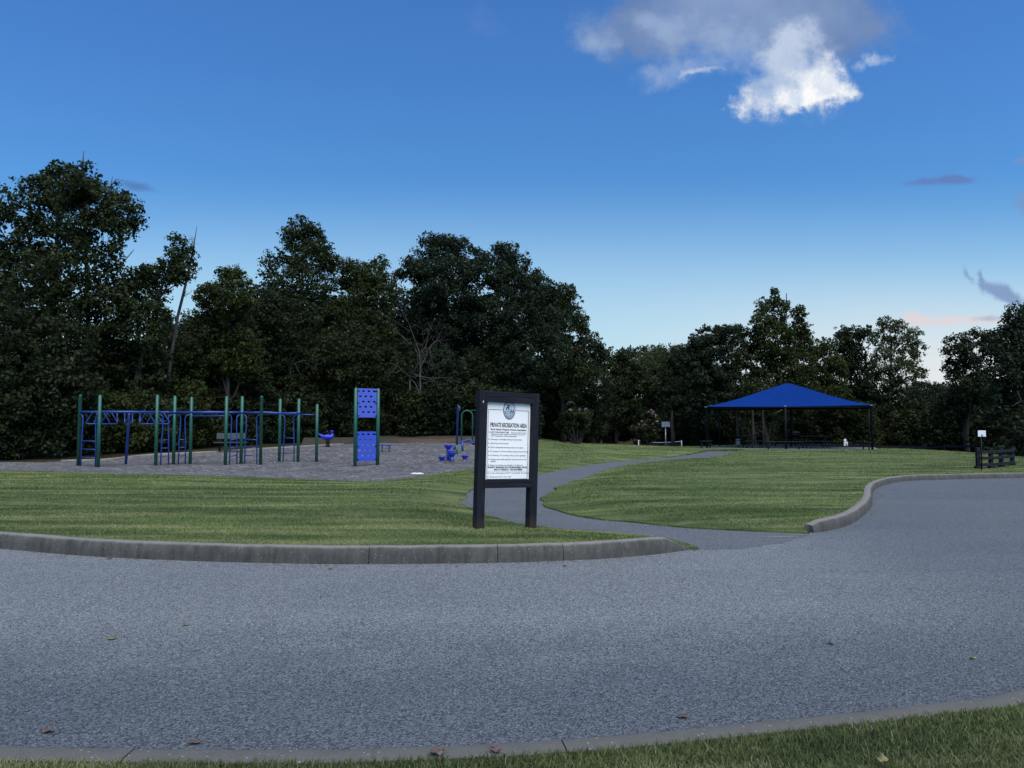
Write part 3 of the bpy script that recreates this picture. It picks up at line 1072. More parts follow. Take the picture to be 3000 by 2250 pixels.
# -- shrubs along the left wood edge
shrub_specs = [
    (-60, 31.5, 130, 1140, 1345, 'leaf_shrub', 'broad shrub at the far left edge beside the mulch'),
    (80, 32.5, 110, 1150, 1345, 'leaf_dark', 'dark shrub left of the first green post'),
    (210, 34, 100, 1160, 1345, 'leaf_shrub', 'leafy shrub behind the ladder at the left end of the monkey bars'),
    (330, 35, 95, 1140, 1340, 'leaf_olive', 'olive shrub behind the hanging rings'),
    (430, 36.5, 95, 1150, 1335, 'leaf_mid', 'mid green shrub behind the middle of the ring ladder'),
    (540, 38, 90, 1120, 1325, 'leaf_olive', 'yellowish shrub behind the second bay of the monkey bars'),
    (650, 40.5, 90, 1150, 1320, 'leaf_shrub', 'shrub directly behind the grey bench'),
    (760, 42.5, 90, 1140, 1312, 'leaf_dark', 'dark shrub behind the last ladder of the monkey bars'),
    (870, 44, 85, 1130, 1305, 'leaf_shrub', 'shrub behind the chin up bar'),
    (970, 45.5, 85, 1150, 1298, 'leaf_dark', 'dark shrub behind the blue spring rider'),
    (1080, 47, 80, 1120, 1285, 'leaf_olive', 'olive shrub peeping out on the right of the climbing wall'),
    (1180, 46.5, 85, 1140, 1280, 'leaf_shrub', 'shrub above the bare orange dirt'),
    (1280, 47, 85, 1130, 1278, 'leaf_dark', 'dark shrub behind the tall blue pole'),
    (1390, 47.5, 85, 1130, 1278, 'leaf_shrub', 'shrub behind the green swing arch'),
    (1500, 48.5, 85, 1150, 1290, 'leaf_dark', 'dark shrub hidden mostly by the notice board'),
    (1600, 66, 75, 1170, 1296, 'leaf_dark', 'dark shrub just right of the notice board'),
]
for i, (px, d, w, y0, y1, lm, lab) in enumerate(shrub_specs):
    hh = (y1 - y0)
    lb = [(px - w * .45, y0 + hh * .40, w * .55, hh * .26), (px + w * .4, y0 + hh * .33, w * .55, hh * .28), (px, y0 + hh * .22, w * .6, hh * .25), (px - w * .35, y0 + hh * .72, w * .65, hh * .28), (px + w * .4, y0 + hh * .70, w * .65, hh * .3)]
    make_tree(lab, 'shrub', px, d, lb, lm, .15, .42, 1.5, .07, 40 + i, name='shrub', group='shrubs along the edge of the wood')

def fill_tree(px, d, y0, w, lm, lab, i, grp='young trees filling the edge of the wood', leaf=.16):
    lb = [(px, y0 + 45, w * .5, 45), (px - w * .35, y0 + 95, w * .5, 60), (px + w * .4, y0 + 85, w * .5, 60), (px, y0 + 130, w * .7, 70), (px - w * .4, y0 + 190, w * .55, 70), (px + w * .4, y0 + 180, w * .55, 75), (px, y0 + 235, w * .75, 60)]
    return make_tree(lab, 'tree', px, d, lb, lm, leaf, .45, 1.3, .09, 120 + i, name='young_tree', group=grp)


for i, a in enumerate([
    (250, 36.5, 985, 90, 'leaf_dark', 'young tree behind the two leftmost green posts'),
    (345, 37.5, 1010, 85, 'leaf_shrub', 'young tree above the left end of the ring ladder'),
    (455, 39, 1030, 85, 'leaf_olive', 'young tree below the leaning dead trunk'),
    (550, 40.5, 1015, 75, 'leaf_dark', 'young dark tree between the leaning dead trunk and the scraggly tree'),
    (640, 42.5, 1000, 80, 'leaf_shrub', 'young tree rising above the grey bench'),
    (735, 43.5, 960, 85, 'leaf_dark', 'young tree above the third bay of the monkey bars'),
    (830, 45, 960, 85, 'leaf_mid', 'young tree above the last two tall green posts'),
    (920, 45.6, 985, 80, 'leaf_shrub', 'young tree above the chin up bar'),
    (1010, 46.3, 960, 85, 'leaf_dark', 'young tree rising above the left post of the climbing wall'),
    (1100, 47.5, 985, 80, 'leaf_olive', 'young olive tree rising above the right post of the climbing wall'),
    (1190, 48.5, 990, 80, 'leaf_dark', 'young tree behind the tangled dead tree'),
    (1285, 49, 1010, 85, 'leaf_oak', 'young tree at the foot of the big oak left of the swing arch'),
    (1385, 49.5, 1020, 85, 'leaf_dark', 'young tree at the foot of the big oak left of the notice board'),
    (1490, 50.5, 1020, 85, 'leaf_oak', 'young tree behind the top beam of the notice board'),
    (1590, 60, 1050, 80, 'leaf_dark', 'young tree just right of the notice board top')]):
    fill_tree(*a, i)
for i, a in enumerate([
    (1680, 68, 1110, 70, 'leaf_oak', 'young tree above the left crape myrtle'),
    (2000, 86, 1110, 65, 'leaf_dark', 'young tree above the glass backboard'),
    (2110, 78, 1110, 65, 'leaf_oak', 'young tree above the left corner of the canopy'),
    (2200, 84, 1100, 65, 'leaf_dark', 'young tree hidden behind the left slope of the canopy'),
    (2330, 72, 1100, 60, 'leaf_olive', 'young tree above the peak of the canopy'),
    (2440, 74, 1110, 60, 'leaf_dark', 'young tree above the right slope of the canopy'),
    (2540, 70, 1110, 60, 'leaf_oak', 'young tree above the right corner of the canopy'),
    (2680, 70, 1140, 55, 'leaf_dark', 'young tree under the airy tree'),
    (2790, 60, 1130, 60, 'leaf_oak', 'young tree left of and above the small white sign'),
    (2900, 56, 1110, 65, 'leaf_dark', 'young tree above the board fence')]):
    fill_tree(*a, i + 30, leaf=.2)

# -- middle distance and right
make_tree('low rounded tree at the left of the gap between the two woods', 'tree', 1810, 84,
    [(1800, 1065, 45, 40), (1840, 1060, 40, 35), (1790, 1120, 60, 50), (1850, 1130, 60, 60), (1810, 1200, 70, 60)], 'leaf_mid', .24, .75, 1.9, .2, 13)
make_tree('pale green tree in the low gap between the two woods', 'tree', 1915, 88,
    [(1920, 1065, 45, 40), (1885, 1090, 45, 45), (1955, 1090, 45, 45), (1900, 1150, 60, 60), (1950, 1180, 60, 60)], 'leaf_light', .24, .7, 1.3, .2, 14)
make_tree('dark tree at the right of the low gap, next to the taller group', 'tree', 1990, 80,
    [(1990, 1070, 45, 45), (2020, 1060, 40, 40), (1975, 1140, 60, 60), (2020, 1150, 60, 70), (1990, 1220, 70, 55)], 'leaf_dark', .22, .7, 1.9, .2, 15)
make_tree('far hazy green treetop seen over the low gap', 'tree', 1940, 125,
    [(1900, 1040, 50, 22), (1960, 1028, 50, 22), (2010, 1035, 45, 25), (1940, 1080, 110, 40), (1940, 1140, 110, 60)], 'leaf_mid', .3, .9, 1.4, .25, 16)
make_tree('dark rounded tree left of the spiky tree behind the canopy', 'tree', 2080, 72,
    [(2090, 980, 42, 32), (2050, 1005, 36, 36), (2140, 985, 42, 36), (2030, 1050, 45, 45), (2100, 1050, 70, 55), (2060, 1130, 75, 65), (2140, 1130, 70, 70), (2080, 1210, 80, 60)], 'leaf_oak', .2, .65, 1.9, .24, 17)
make_tree('spiky topped tree rising highest behind the blue canopy', 'tree', 2270, 62,
    [(2272, 862, 13, 18), (2262, 895, 20, 22), (2285, 900, 20, 22), (2232, 905, 15, 30), (2275, 940, 28, 30), (2225, 950, 32, 32), (2345, 925, 22, 26), (2335, 965, 30, 34), (2362, 980, 20, 34), (2200, 990, 42, 38), (2260, 1000, 55, 45), (2320, 1020, 50, 45), (2220, 1060, 70, 55), (2310, 1080, 70, 55), (2250, 1140, 90, 60), (2340, 1160, 70, 60)], 'leaf_olive', .18, .40, 1.7, .22, 18)
make_tree('low tree in the dip right of the spiky tree', 'tree', 2410, 66,
    [(2385, 1010, 13, 22), (2425, 1020, 24, 28), (2400, 1060, 42, 40), (2430, 1090, 40, 50), (2390, 1130, 55, 60), (2430, 1190, 55, 60)], 'leaf_olive', .18, .48, 1.8, .2, 19)
make_tree('dark tree with flat top right of the canopy peak', 'tree', 2500, 69,
    [(2490, 975, 36, 24), (2525, 985, 28, 26), (2475, 1005, 30, 26), (2500, 1035, 48, 34), (2470, 1070, 42, 42), (2520, 1100, 50, 55), (2490, 1170, 70, 65), (2530, 1240, 70, 55)], 'leaf_dark', .19, .5, 1.7, .22, 20)
make_tree('light airy tree with see through crown on the right', 'tree', 2620, 66,
    [(2600, 955, 28, 26), (2630, 960, 22, 24), (2585, 1000, 30, 32), (2630, 1005, 34, 30), (2680, 985, 28, 26), (2695, 1025, 24, 24), (2660, 1050, 36, 30), (2590, 1060, 42, 38), (2640, 1090, 45, 36), (2692, 1095, 18, 18), (2600, 1130, 60, 50), (2650, 1160, 55, 50), (2610, 1210, 70, 50)], 'leaf_light', .17, .36, 1.05, .18, 21)
make_tree('low far tree in the bright gap near the right edge', 'tree', 2720, 78,
    [(2710, 1140, 38, 24), (2750, 1150, 34, 22), (2685, 1165, 36, 30), (2730, 1190, 60, 40), (2790, 1190, 50, 36), (2720, 1250, 80, 50)], 'leaf_dark', .2, .55, 1.35, .18, 22)
make_tree('dark tree with layered branches second from the right edge', 'tree', 2840, 50,
    [(2815, 1000, 36, 22), (2785, 1030, 34, 20), (2865, 990, 36, 24), (2840, 1035, 44, 26), (2900, 1010, 36, 30), (2810, 1075, 36, 28), (2870, 1080, 60, 44), (2820, 1130, 60, 46), (2890, 1150, 70, 60), (2840, 1210, 80, 60)], 'leaf_dark', .16, .42, 1.3, .22, 23)
make_tree('dark tree cut off by the right edge of the photo', 'tree', 3020, 42,
    [(3000, 920, 32, 30), (2985, 960, 45, 40), (3050, 950, 70, 70), (2945, 1000, 42, 34), (2990, 1030, 70, 50), (3060, 1060, 90, 80), (2960, 1090, 65, 60), (3020, 1150, 90, 70), (2950, 1180, 65, 60), (3100, 1180, 110, 100), (2990, 1240, 90, 60)], 'leaf_oak', .16, .5, 1.35, .26, 24)

rs = [
    (1700, 66, 75, 1180, 1296, 'leaf_dark', 'dark shrub behind the left crape myrtle'),
    (1800, 92, 80, 1160, 1296, 'leaf_shrub', 'shrub between the two crape myrtles'),
    (1900, 96, 80, 1170, 1296, 'leaf_dark', 'dark shrub behind the right crape myrtle'),
    (2010, 92, 75, 1170, 1300, 'leaf_shrub', 'shrub left of the left canopy posts'),
    (2110, 74, 75, 1190, 1312, 'leaf_dark', 'dark shrub behind the left canopy posts'),
    (2220, 80, 75, 1180, 1312, 'leaf_dark', 'dark shrub behind the left picnic table'),
    (2350, 66, 65, 1195, 1325, 'leaf_mid', 'mid green shrub under the middle of the canopy'),
    (2420, 70, 65, 1190, 1325, 'leaf_shrub', 'shrub behind the right picnic table'),
    (2500, 64, 65, 1180, 1330, 'leaf_mid', 'shrub right behind the pet waste station'),
    (2600, 66, 70, 1175, 1335, 'leaf_shrub', 'shrub behind the fence right of the canopy posts'),
    (2690, 62, 70, 1180, 1335, 'leaf_mid', 'shrub below the airy tree behind the fence'),
    (2780, 58, 75, 1170, 1340, 'leaf_dark', 'dark shrub left of the small white sign'),
    (2870, 54, 75, 1180, 1345, 'leaf_dark', 'dark shrub behind the small white sign'),
    (2950, 46, 85, 1190, 1370, 'leaf_shrub', 'shrub behind the three board fence'),
    (3050, 38, 110, 1190, 1390, 'leaf_dark', 'dark shrub at the right edge of the photo'),
]
for i, (px, d, w, y0, y1, lm, lab) in enumerate(rs):
    hh = (y1 - y0)
    lb = [(px - w * .45, y0 + hh * .40, w * .55, hh * .26), (px + w * .4, y0 + hh * .33, w * .55, hh * .28), (px, y0 + hh * .22, w * .6, hh * .25), (px - w * .35, y0 + hh * .72, w * .65, hh * .3), (px + w * .4, y0 + hh * .70, w * .65, hh * .32)]
    make_tree(lab, 'shrub', px, d, lb, lm, .19, .5, 1.4, .07, 70 + i, name='shrub', group='shrubs along the edge of the wood')

# -- second row deeper in the wood: copies of three source trees
row_src = []
for k, lm in enumerate(('leaf_dark', 'leaf_shrub', 'leaf_oak')):
    t_ = make_tree('dark tree deeper in the wood, glimpsed between the front trees', 'tree', 700 + 250 * k, 56,
        [(700 + 250 * k + dx, y, rx, ry) for dx, y, rx, ry in ((0, 905, 60, 45), (-60, 960, 75, 60), (65, 950, 70, 60), (0, 1030, 110, 70), (-70, 1120, 90, 70), (80, 1110, 90, 80), (0, 1200, 110, 70))],
        lm, .22, .7, 1.1, .2, 30 + k, group='trees deeper in the wood', sub=False)
    row_src.append(t_)
far_spots = [(-26, 54), (-20, 60), (-15, 55), (-9.5, 62), (-5.5, 57), (-1, 64), (3.5, 72), (-32, 46), (-36, 40), (-29, 66), (-44, 40), (-50, 48)]
for i, (x, y) in enumerate(far_spots):
    copy_tree(row_src[i % 3], (x, y, Tz(x, y) - .1), rnd.uniform(0, 6.28), None, rnd.uniform(.8, 1.02))
right_spots = [(9, 108), (16, 112), (23, 106), (30, 100), (36, 92), (41, 82), (44, 72), (12, 98), (30, 76), (24, 80), (36, 64), (40, 56), (38, 45), (18, 94), (31, 36), (42, 37), (52, 40), (60, 50), (50, 58), (66, 38)]
for i, (x, y) in enumerate(right_spots):
    sc = rnd.uniform(.55, .68) if y < 100 else rnd.uniform(.7, .8)
    c_ = copy_tree(row_src[(i + 1) % 3], (x, y, Tz(x, y) - .1), rnd.uniform(0, 6.28), None, sc)

# -- dead trunk and bare branches
def bare(mb, a, dirv, L, r0, depth, r, kink=.35):
    a = np.array(a, float); dv = np.array(dirv, float); dv /= np.linalg.norm(dv)
    k = 6
    pts = [a]; rad = [r0]
    for i in range(k):
        dv = dv + r.normal(0, kink * .35, 3); dv /= np.linalg.norm(dv)
        pts.append(pts[-1] + dv * L / k); rad.append(r0 * (1 - .8 * (i + 1) / k))
    mb.tube(pts, rad, 6)
    if depth > 0:
        for _ in range(3):
            i = r.integers(1, k)
            nd = dv + r.normal(0, .65, 3)
            bare(mb, pts[i], nd, L * r.uniform(.4, .65), rad[i] * .65, depth - 1, r, kink)


sn = at_depth(497, 1060, 38.2)
sb = np.array([sn.x - .3, 38.2, Tz(sn.x, 38.2)])
sroot = thing('dead_tree', 'tall bare dead trunk leaning right above the trees on the left', 'dead tree', tuple(sb))
mb = MB()
pp = [sb - sb] + [np.array(at_depth(px, py, 38.2)) - sb for px, py in ((500, 1050), (520, 930), (535, 870), (552, 800), (566, 730), (577, 662))]
mb.tube(pp, [.10, .085, .08, .07, .06, .045, .012], 8)
r_ = np.random.default_rng(5)
for q in pp[2:-1]:
    for _ in range(2):
        bare(mb, q, (r_.normal(0, 1), r_.normal(0, .5), .5), r_.uniform(.4, 1.1), .025, 1, r_)
mb.build('trunk', M['deadwood'], sroot)

for i, (px, py, d, dirv, L, lab, cat) in enumerate([
    (1230, 1040, 47.6, (.25, 0, .7), 4.4, 'bare grey dead tree with tangled branches left of the big oak', 'dead tree'),
    (660, 990, 41.0, (.5, -.1, .9), 3.0, 'bare grey dead branches below the scraggly tree', 'dead tree'),
    (1200, 1090, 46.2, (1, -.1, .05), 2.6, 'drooping bare grey branch beneath the tangled dead tree', 'dead branch'),
    (850, 1030, 44.0, (.05, -.1, 1), 3.0, 'thin bare dead sapling in the middle of the dark wood', 'dead tree')]):
    p = at_depth(px, py, d)
    bz = Tz(p.x, d)
    ro = thing('dead_tree' if cat == 'dead tree' else 'dead_branch', lab, cat, (p.x, d, bz))
    mb = MB(); r_ = np.random.default_rng(60 + i)
    hh = p.z - bz
    mb.tube([(0, 0, 0), (.05, 0, hh * .5), (0, 0, hh)], [.06, .05, .045], 7)
    for k in range(5):
        bare(mb, (0, 0, hh * r_.uniform(.75, 1)), np.array(dirv) + r_.normal(0, .38, 3) * np.array([1, .6, .7]), L * r_.uniform(.7, 1), .032, 2, r_, .6)
    mb.build('trunk' if cat == 'dead tree' else 'bough', M['deadwood'], ro)

# bare twig ends sticking out of the tall left tree
p = at_depth(240, 500, 36); tb = Tz(p.x, 36)
ro = thing('dead_tree', 'bare twigs sticking out of the top of the tallest left tree', 'dead tree', (p.x + .3, 36.4, tb))
mb = MB(); r_ = np.random.default_rng(90)
o_ = np.array([p.x + .3, 36.4, tb])
def tw(pts, r0):
    mb.tube([np.array(at_depth(a, b, 36.4)) - o_ for a, b in pts], [r0 * (1 - .8 * i / (len(pts) - 1)) for i in range(len(pts))], 5)
tw([(255, 1250), (258, 900), (250, 700), (238, 520), (243, 480), (245, 442)], .12)
tw([(250, 700), (300, 600), (325, 545), (330, 515)], .06)
tw([(325, 545), (340, 525), (362, 530)], .03)
tw([(300, 640), (350, 610), (375, 580), (378, 568)], .05)
tw([(250, 720), (360, 770), (385, 740), (393, 730)], .05)
mb.build('trunk', M['deadwood'], ro)

# pale trunks under the canopy
for i, (px, lean, d, lab) in enumerate([(2165, -.04, 63, 'slim dark trunk leaning left, seen under the canopy behind the left picnic table'), (2206, .01, 60, 'pale slim trunk with a straight stem seen under the canopy'), (2220, -.10, 61, 'pale slim trunk leaning left beside the straight stem under the canopy'), (2237, 0, 58, 'thin straight dark trunk seen under the canopy left of the front post')]):
    p = at_depth(px, 1295, d)
    z0 = Tz(p.x, d)
    ro = thing('tree', lab, 'tree', (p.x, d, z0), 0, 'slim trees behind the canopy')
    mb = MB(); h = 5.5
    mb.tube([(0, 0, 0), (lean * h * .5, .05, h * .5), (lean * h, 0, h)], [.075, .065, .04], 8)
    mb.build('trunk', M['palebark' if i in (1, 2) else 'bark'], ro)
    r_ = np.random.default_rng(300 + i)
    me = leaf_mesh('crown', np.array([[lean * h + a, b, h + c] for a, b, c in r_.normal(0, .5, (8, 3))]), np.full(8, .5), np.full(8, 40), .16, r_)
    link('crown', me, M['leaf_mid'], ro)

p = at_depth(1971, 1270, 75)
ro = thing('tree', 'pale broken trunk standing right of the glass backboard', 'tree', (p.x, 75, Tz(p.x, 75)))
mb = MB(); mb.tube([(0, 0, 0), (.02, 0, 2), (-.08, 0, 3.3), (-.02, 0, 4.6)], [.22, .2, .15, .04], 8); mb.build('trunk', M['palebark'], ro)

p = at_depth(2962, 1160, 40)
ro = tag(None or thing('dead_branch', 'pale broken branch hanging in the dark tree at the right edge', 'dead branch', (p.x, 39.4, p.z - .3)))
mb = MB(); mb.tube([(-.05, 0, .55), (.02, 0, .3), (.12, .0, 0), (.2, .02, -.1)], [.012, .035, .045, .02], 7); mb.tube([(.12, 0, 0), (-.15, .1, -.18), (-.35, .12, -.3)], [.03, .02, .01], 6)
mb.build('bough', M['palebark'], ro)

# crape myrtles with blossom
def myrtle(px, d, y0, y1, w, lab, seed, nfl):
    p = at_depth(px, y1, d)
    r = np.random.default_rng(seed)
    bz = Tz(p.x, d)
    ro = thing('crape_myrtle', lab, 'shrub', (p.x, d, bz), 0, 'crape myrtles on the lawn')
    k = d / F
    H = at_depth(px, y0, d).z - bz
    W = w * k
    mb = MB(); C = []
    for i in range(16):
        a = r.uniform(0, 6.28); q = r.uniform(.2, 1)
        e = np.array([math.cos(a) * W * .5 * q, math.sin(a) * W * .45 * q, H * r.uniform(.62, .98) * (1 - .22 * q * q)])
        pts = limb(mb, (math.cos(a) * .1, math.sin(a) * .1, 0), e, .05, .012, r, 5, 6, .05)
        C += [pts[3], pts[4], pts[5], pts[5] + r.normal(0, .2, 3)]
    mb.build('trunk', M['palebark'], ro)
    C = np.array(C); C = C[C[:, 2] > H * .28]
    me = leaf_mesh('crown', C, r.uniform(.25, .5, len(C)), np.full(len(C), 70), .17, r)
    link('crown', me, M['leaf_shrub'], ro)
    idx = np.argsort(-C[:, 2])[:nfl * 2]
    fc = C[r.choice(idx, nfl, replace=False)] + np.array([0, -.3, .22])
    me = leaf_mesh('blossom', fc, np.full(nfl, .13), np.full(nfl, 22), .09, r)
    link('blossom', me, M['flower'], ro)


myrtle(1690, 52.5, 1182, 1296, 105, 'crape myrtle with few pinkish blossoms just right of the notice board', 1, 9)
myrtle(1905, 68, 1194, 1296, 95, 'crape myrtle with pale blossoms left of the glass backboard', 2, 16)
exec_mark = 0

# ------------------------------------------------------------------ monkey bars
def on_ground(px, py):
    p = ground(px, py, .03)
    return np.array([p.x, p.y, p.z])


posts_px = [(229, 1364, 1157), (287, 1368, 1157), (456, 1362, 1157), (508, 1360, 1160), (557, 1358, 1163), (660, 1361, 1161), (706, 1358, 1161), (763, 1360, 1160), (818, 1351, 1168), (873, 1352, 1168), (927, 1351, 1184)]
PB = [on_ground(a, b) for a, b, c in posts_px]
origin = PB[5].copy()
mk = thing('monkey_bars', 'long blue and green overhead ladder frame with hanging rings on the mulch', 'monkey bars', tuple(origin))
PT = []
for (a, b, c), q in zip(posts_px, PB):
    top = at_depth(a, c, q[1]).z
    PT.append(top)
    m_ = MB(); l = q - origin
    m_.tube([(l[0], l[1], -.25), (l[0], l[1], top - q[2] + l[2] - .05)], .062, 14, dome=True)
    m_.build('post', M['green_post'], mk)


def W(q, z):
    return np.array([q[0] - origin[0], q[1] - origin[1], z - origin[2]])


RZ = 2.09
def rail(i, j, z0=RZ, z1=RZ, r=.038, nm='rail'):
    m_ = MB(); m_.tube([W(PB[i], z0), W(PB[j], z1)], r, 10); return m_.build(nm, M['blue_bar'], mk)
def collar(i, z):
    m_ = MB(); a = W(PB[i], z); m_.tube([a - (0, 0, .05), a + (0, 0, .05)], .075, 14); m_.build('collar', M['blue_bar'], mk)
for i, j, z0, z1 in ((0, 3, RZ, RZ), (1, 2, RZ, RZ), (3, 5, RZ, RZ), (4, 6, RZ - .02, RZ), (6, 8, RZ, RZ - .04), (7, 9, RZ, RZ - .06)):
    rail(i, j, z0, z1, .045)
rail(4, 5, RZ - .14, RZ - .14, .03, 'slider_rail')
rail(9, 10, RZ - .07, RZ - .07, .024, 'chin_up_bar')
for i, j in ((0, 1), (2, 3), (3, 4), (5, 6), (6, 7), (8, 9)):
    rail(i, j, RZ, RZ, .03, 'end_bar')
# cross rungs of the third bay
for t_ in np.linspace(.12, .88, 7):
    a = W(PB[6], RZ) * (1 - t_) + W(PB[8], RZ - .04) * t_; b = W(PB[7], RZ) * (1 - t_) + W(PB[9], RZ - .06) * t_
    m_ = MB(); m_.tube([a, b], .02, 8); m_.build('rung', M['blue_bar'], mk)
# hanging rings of the first bay
Aa, Ab = W(PB[0], RZ), W(PB[3], RZ)
Ba, Bb = W(PB[1], RZ), W(PB[2], RZ)
for k, t_ in enumerate(np.linspace(.06, .95, 10)):
    c = (Aa * (1 - t_) + Ab * t_ + Ba * (1 - t_) + Bb * t_) / 2
    m_ = MB(); m_.tube([Aa * (1 - t_) + Ab * t_, Ba * (1 - t_) + Bb * t_], .018, 8); m_.build('rung', M['blue_bar'], mk)
    across = (Ba - Aa); across = across / np.linalg.norm(across)
    along = (Ab - Aa); along = along / np.linalg.norm(along)
    u = along if k in (0, 1, 2, 7, 8, 9) else np.array([-.47, .883, 0])
    z = np.array([0, 0, 1.0])
    def P_(a, b): return c + u * a + z * b
    pts = [P_(-.06, -.02), P_(-.10, -.10), P_(-.24, -.33), P_(-.27, -.39), P_(-.25, -.435), P_(-.2, -.45), P_(.2, -.45), P_(.25, -.435), P_(.27, -.39), P_(.24, -.33), P_(.10, -.10), P_(.06, -.02)]
    m_ = MB(); m_.tube(pts, .023, 8); m_.build('hanging_ring', M['blue_bar'], mk)
# blue leg in the middle of the first bay
q = on_ground(368, 1359)
m_ = MB(); m_.tube([W(q, q[2] - .2), W(np.array([q[0] + .08, q[1], 0]), 1.99), W(np.array([q[0] + .085, q[1], 0]), RZ - .01)], .05, 12); m_.build('support_leg', M['blue_bar'], mk)


def ladder(i, j, gap=.22):
    a, b = PB[i], PB[j]
    ez = (b - a); ez[2] = 0; L = np.linalg.norm(ez); ez /= L
    zt = RZ - .10
    for s_, q, sg in ((0, a, 1), (1, b, -1)):
        x0 = gap
        pts = []
        gz = q[2]
        for (o, z) in ((.05, zt), (x0 * .55, zt), (x0 * .85, zt - .04), (x0, zt - .14), (x0 - .01, zt - .6), (x0 - .03, gz + 1.0), (x0 - .05, gz - .1)):
            pts.append(W(q + ez * sg * o, z))
        m_ = MB(); m_.tube(pts, .024, 8); m_.build('ladder_side', M['blue_bar'], mk)
    for h in (.32, .63, .94):
        m_ = MB(); m_.tube([W(a + ez * (gap - .045), a[2] + h), W(b - ez * (gap - .045), b[2] + h)], .019, 8); m_.build('ladder_rung', M['blue_bar'], mk)


for i, j in ((0, 1), (2, 3), (3, 4), (5, 6), (6, 7), (8, 9)):
    ladder(i, j)
for i in (3, 6, 9):
    collar(i, RZ)


# ------------------------------------------------------------------ climbing wall
def holed_panel(name, w, h, holes, material, parent, loc, rx=.055, rz=.036, th=.03):
    cu = bpy.data.curves.new(name, 'CURVE'); cu.dimensions = '2D'; cu.fill_mode = 'BOTH'; cu.extrude = th / 2; cu.bevel_depth = .004
    def spl(pts):
        s = cu.splines.new('POLY'); s.points.add(len(pts) - 1)
        for p, q in zip(s.points, pts): p.co = (q[0], q[1], 0, 1)
        s.use_cyclic_u = True
    spl([(-w / 2, 0), (w / 2, 0), (w / 2, h), (-w / 2, h)])
    for cx, cy in holes:
        spl([(cx + rx * math.copysign(abs(math.cos(a)) ** .6, math.cos(a)), cy + rz * math.copysign(abs(math.sin(a)) ** .6, math.sin(a))) for a in np.linspace(0, 2 * math.pi, 20, endpoint=False)])
    tmp = bpy.data.objects.new('tmp', cu); COL.objects.link(tmp)
    dg = bpy.context.evaluated_depsgraph_get()
    me = bpy.data.meshes.new_from_object(tmp.evaluated_get(dg))
    bpy.data.objects.remove(tmp); bpy.data.curves.remove(cu)
    me.transform(Matrix.Rotation(math.pi / 2, 4, 'X'))
    me.name = name
    me.materials.clear()
    return link(name, me, material, parent, loc)


a = on_ground(1040, 1365); b = on_ground(1106, 1362)
b[1] = a[1] + .45
b[0] = at_depth(1106, 1362, b[1]).x
wl = np.linalg.norm((b - a)[:2]); rz = math.atan2(b[1] - a[1], b[0] - a[0])
cwall = thing('climbing_wall', 'two blue climbing panels with finger holes between two green posts', 'climbing wall', tuple((a + b) / 2), rz)
k = a[1] / F
H = (1365 - 1137) * k
for s_ in (-1, 1):
    m_ = MB(); m_.tube([(s_ * wl / 2, 0, -.25), (s_ * wl / 2, 0, H - .06)], .068, 14, dome=True); m_.build('post', M['green_post'], cwall)
pw = wl - .16
def holes(w, h):
    out = []
    for r_i in range(5):
        y = h * (1 - .09 - r_i * .182)
        off = .06 if r_i % 2 == 0 else -.06
        for c_i in (-1, 0, 1):
            out.append((c_i * w * .295 + off, y))
    return out
h1 = (1224 - 1139) * k; z1 = (1365 - 1224) * k
h2 = (1352 - 1266) * k; z2 = (1365 - 1352) * k
holed_panel('climbing_panel', pw, h1, holes(pw, h1), M['violet_plastic'], cwall, (0, -.015, z1))['label'] = 'upper faded violet blue panel'
holed_panel('climbing_panel', pw, h2, holes(pw, h2), M['blue_plastic'], cwall, (0, -.015, z2))['label'] = 'lower bright blue panel'
for z in (z1 + .06, z1 + h1 * .5, z1 + h1 - .09, z2 + .06, z2 + h2 * .5, z2 + h2 - .09):
    for s_ in (-1, 1):
        m_ = MB(); m_.tube([(s_ * (wl / 2 - .03), -.02, z), (s_ * (wl / 2 - .13), -.04, z)], .022, 8); m_.build('bracket', M['dark_metal'], cwall)

# ------------------------------------------------------------------ spring rider
p = on_ground(960, 1309)
sr = thing('spring_rider', 'blue bird shaped spring rider on a black coil at the back of the mulch', 'spring rider', tuple(p), .1)
k = p[1] / F
m_ = MB(); pts = []
for i in range(0, 91):
    a = i / 90 * 2 * math.pi * 5
    pts.append((.09 * math.cos(a), .09 * math.sin(a), i / 90 * .32))
m_.tube(pts, .02, 6); m_.build('spring', M['spring'], sr)
m_ = MB(); m_.box((0, 0, .33), (.22, .2, .03), None, .006); m_.build('mount_plate', M['spring'], sr)
bm = bmesh.new()
chain = [((-.48, 0, .66), .035), ((-.36, 0, .60), .06), ((-.22, 0, .50), .115), ((-.02, 0, .48), .155), ((.14, 0, .50), .165), ((.24, 0, .56), .13), ((.22, 0, .66), .065), ((.20, 0, .74), .06)]
me = bpy.data.meshes.new('body')
vs = [c for c, r in chain] + [(-.50, .11, .68), (-.50, -.11, .68)]
es = [(i, i + 1) for i in range(len(chain) - 1)] + [(0, len(chain)), (0, len(chain) + 1)]
me.from_pydata(vs, es, [])
ob = bpy.data.objects.new('body', me); COL.objects.link(ob)
md = ob.modifiers.new('s', 'SKIN'); md.use_smooth_shade = True
for v_, (c, r) in zip(me.skin_vertices[0].data, chain): v_.radius = (r, r)
for i in (len(chain), len(chain) + 1): me.skin_vertices[0].data[i].radius = (.03, .03)
me.skin_vertices[0].data[3].use_root = True
ob.modifiers.new('d', 'SUBSURF').levels = 2
dg = bpy.context.evaluated_depsgraph_get()
me2 = bpy.data.meshes.new_from_object(ob.evaluated_get(dg)); bpy.data.objects.remove(ob)
me2.name = 'body'; me2.polygons.foreach_set('use_smooth', [True] * len(me2.polygons))
link('body', me2, M['cup_plastic'], sr)
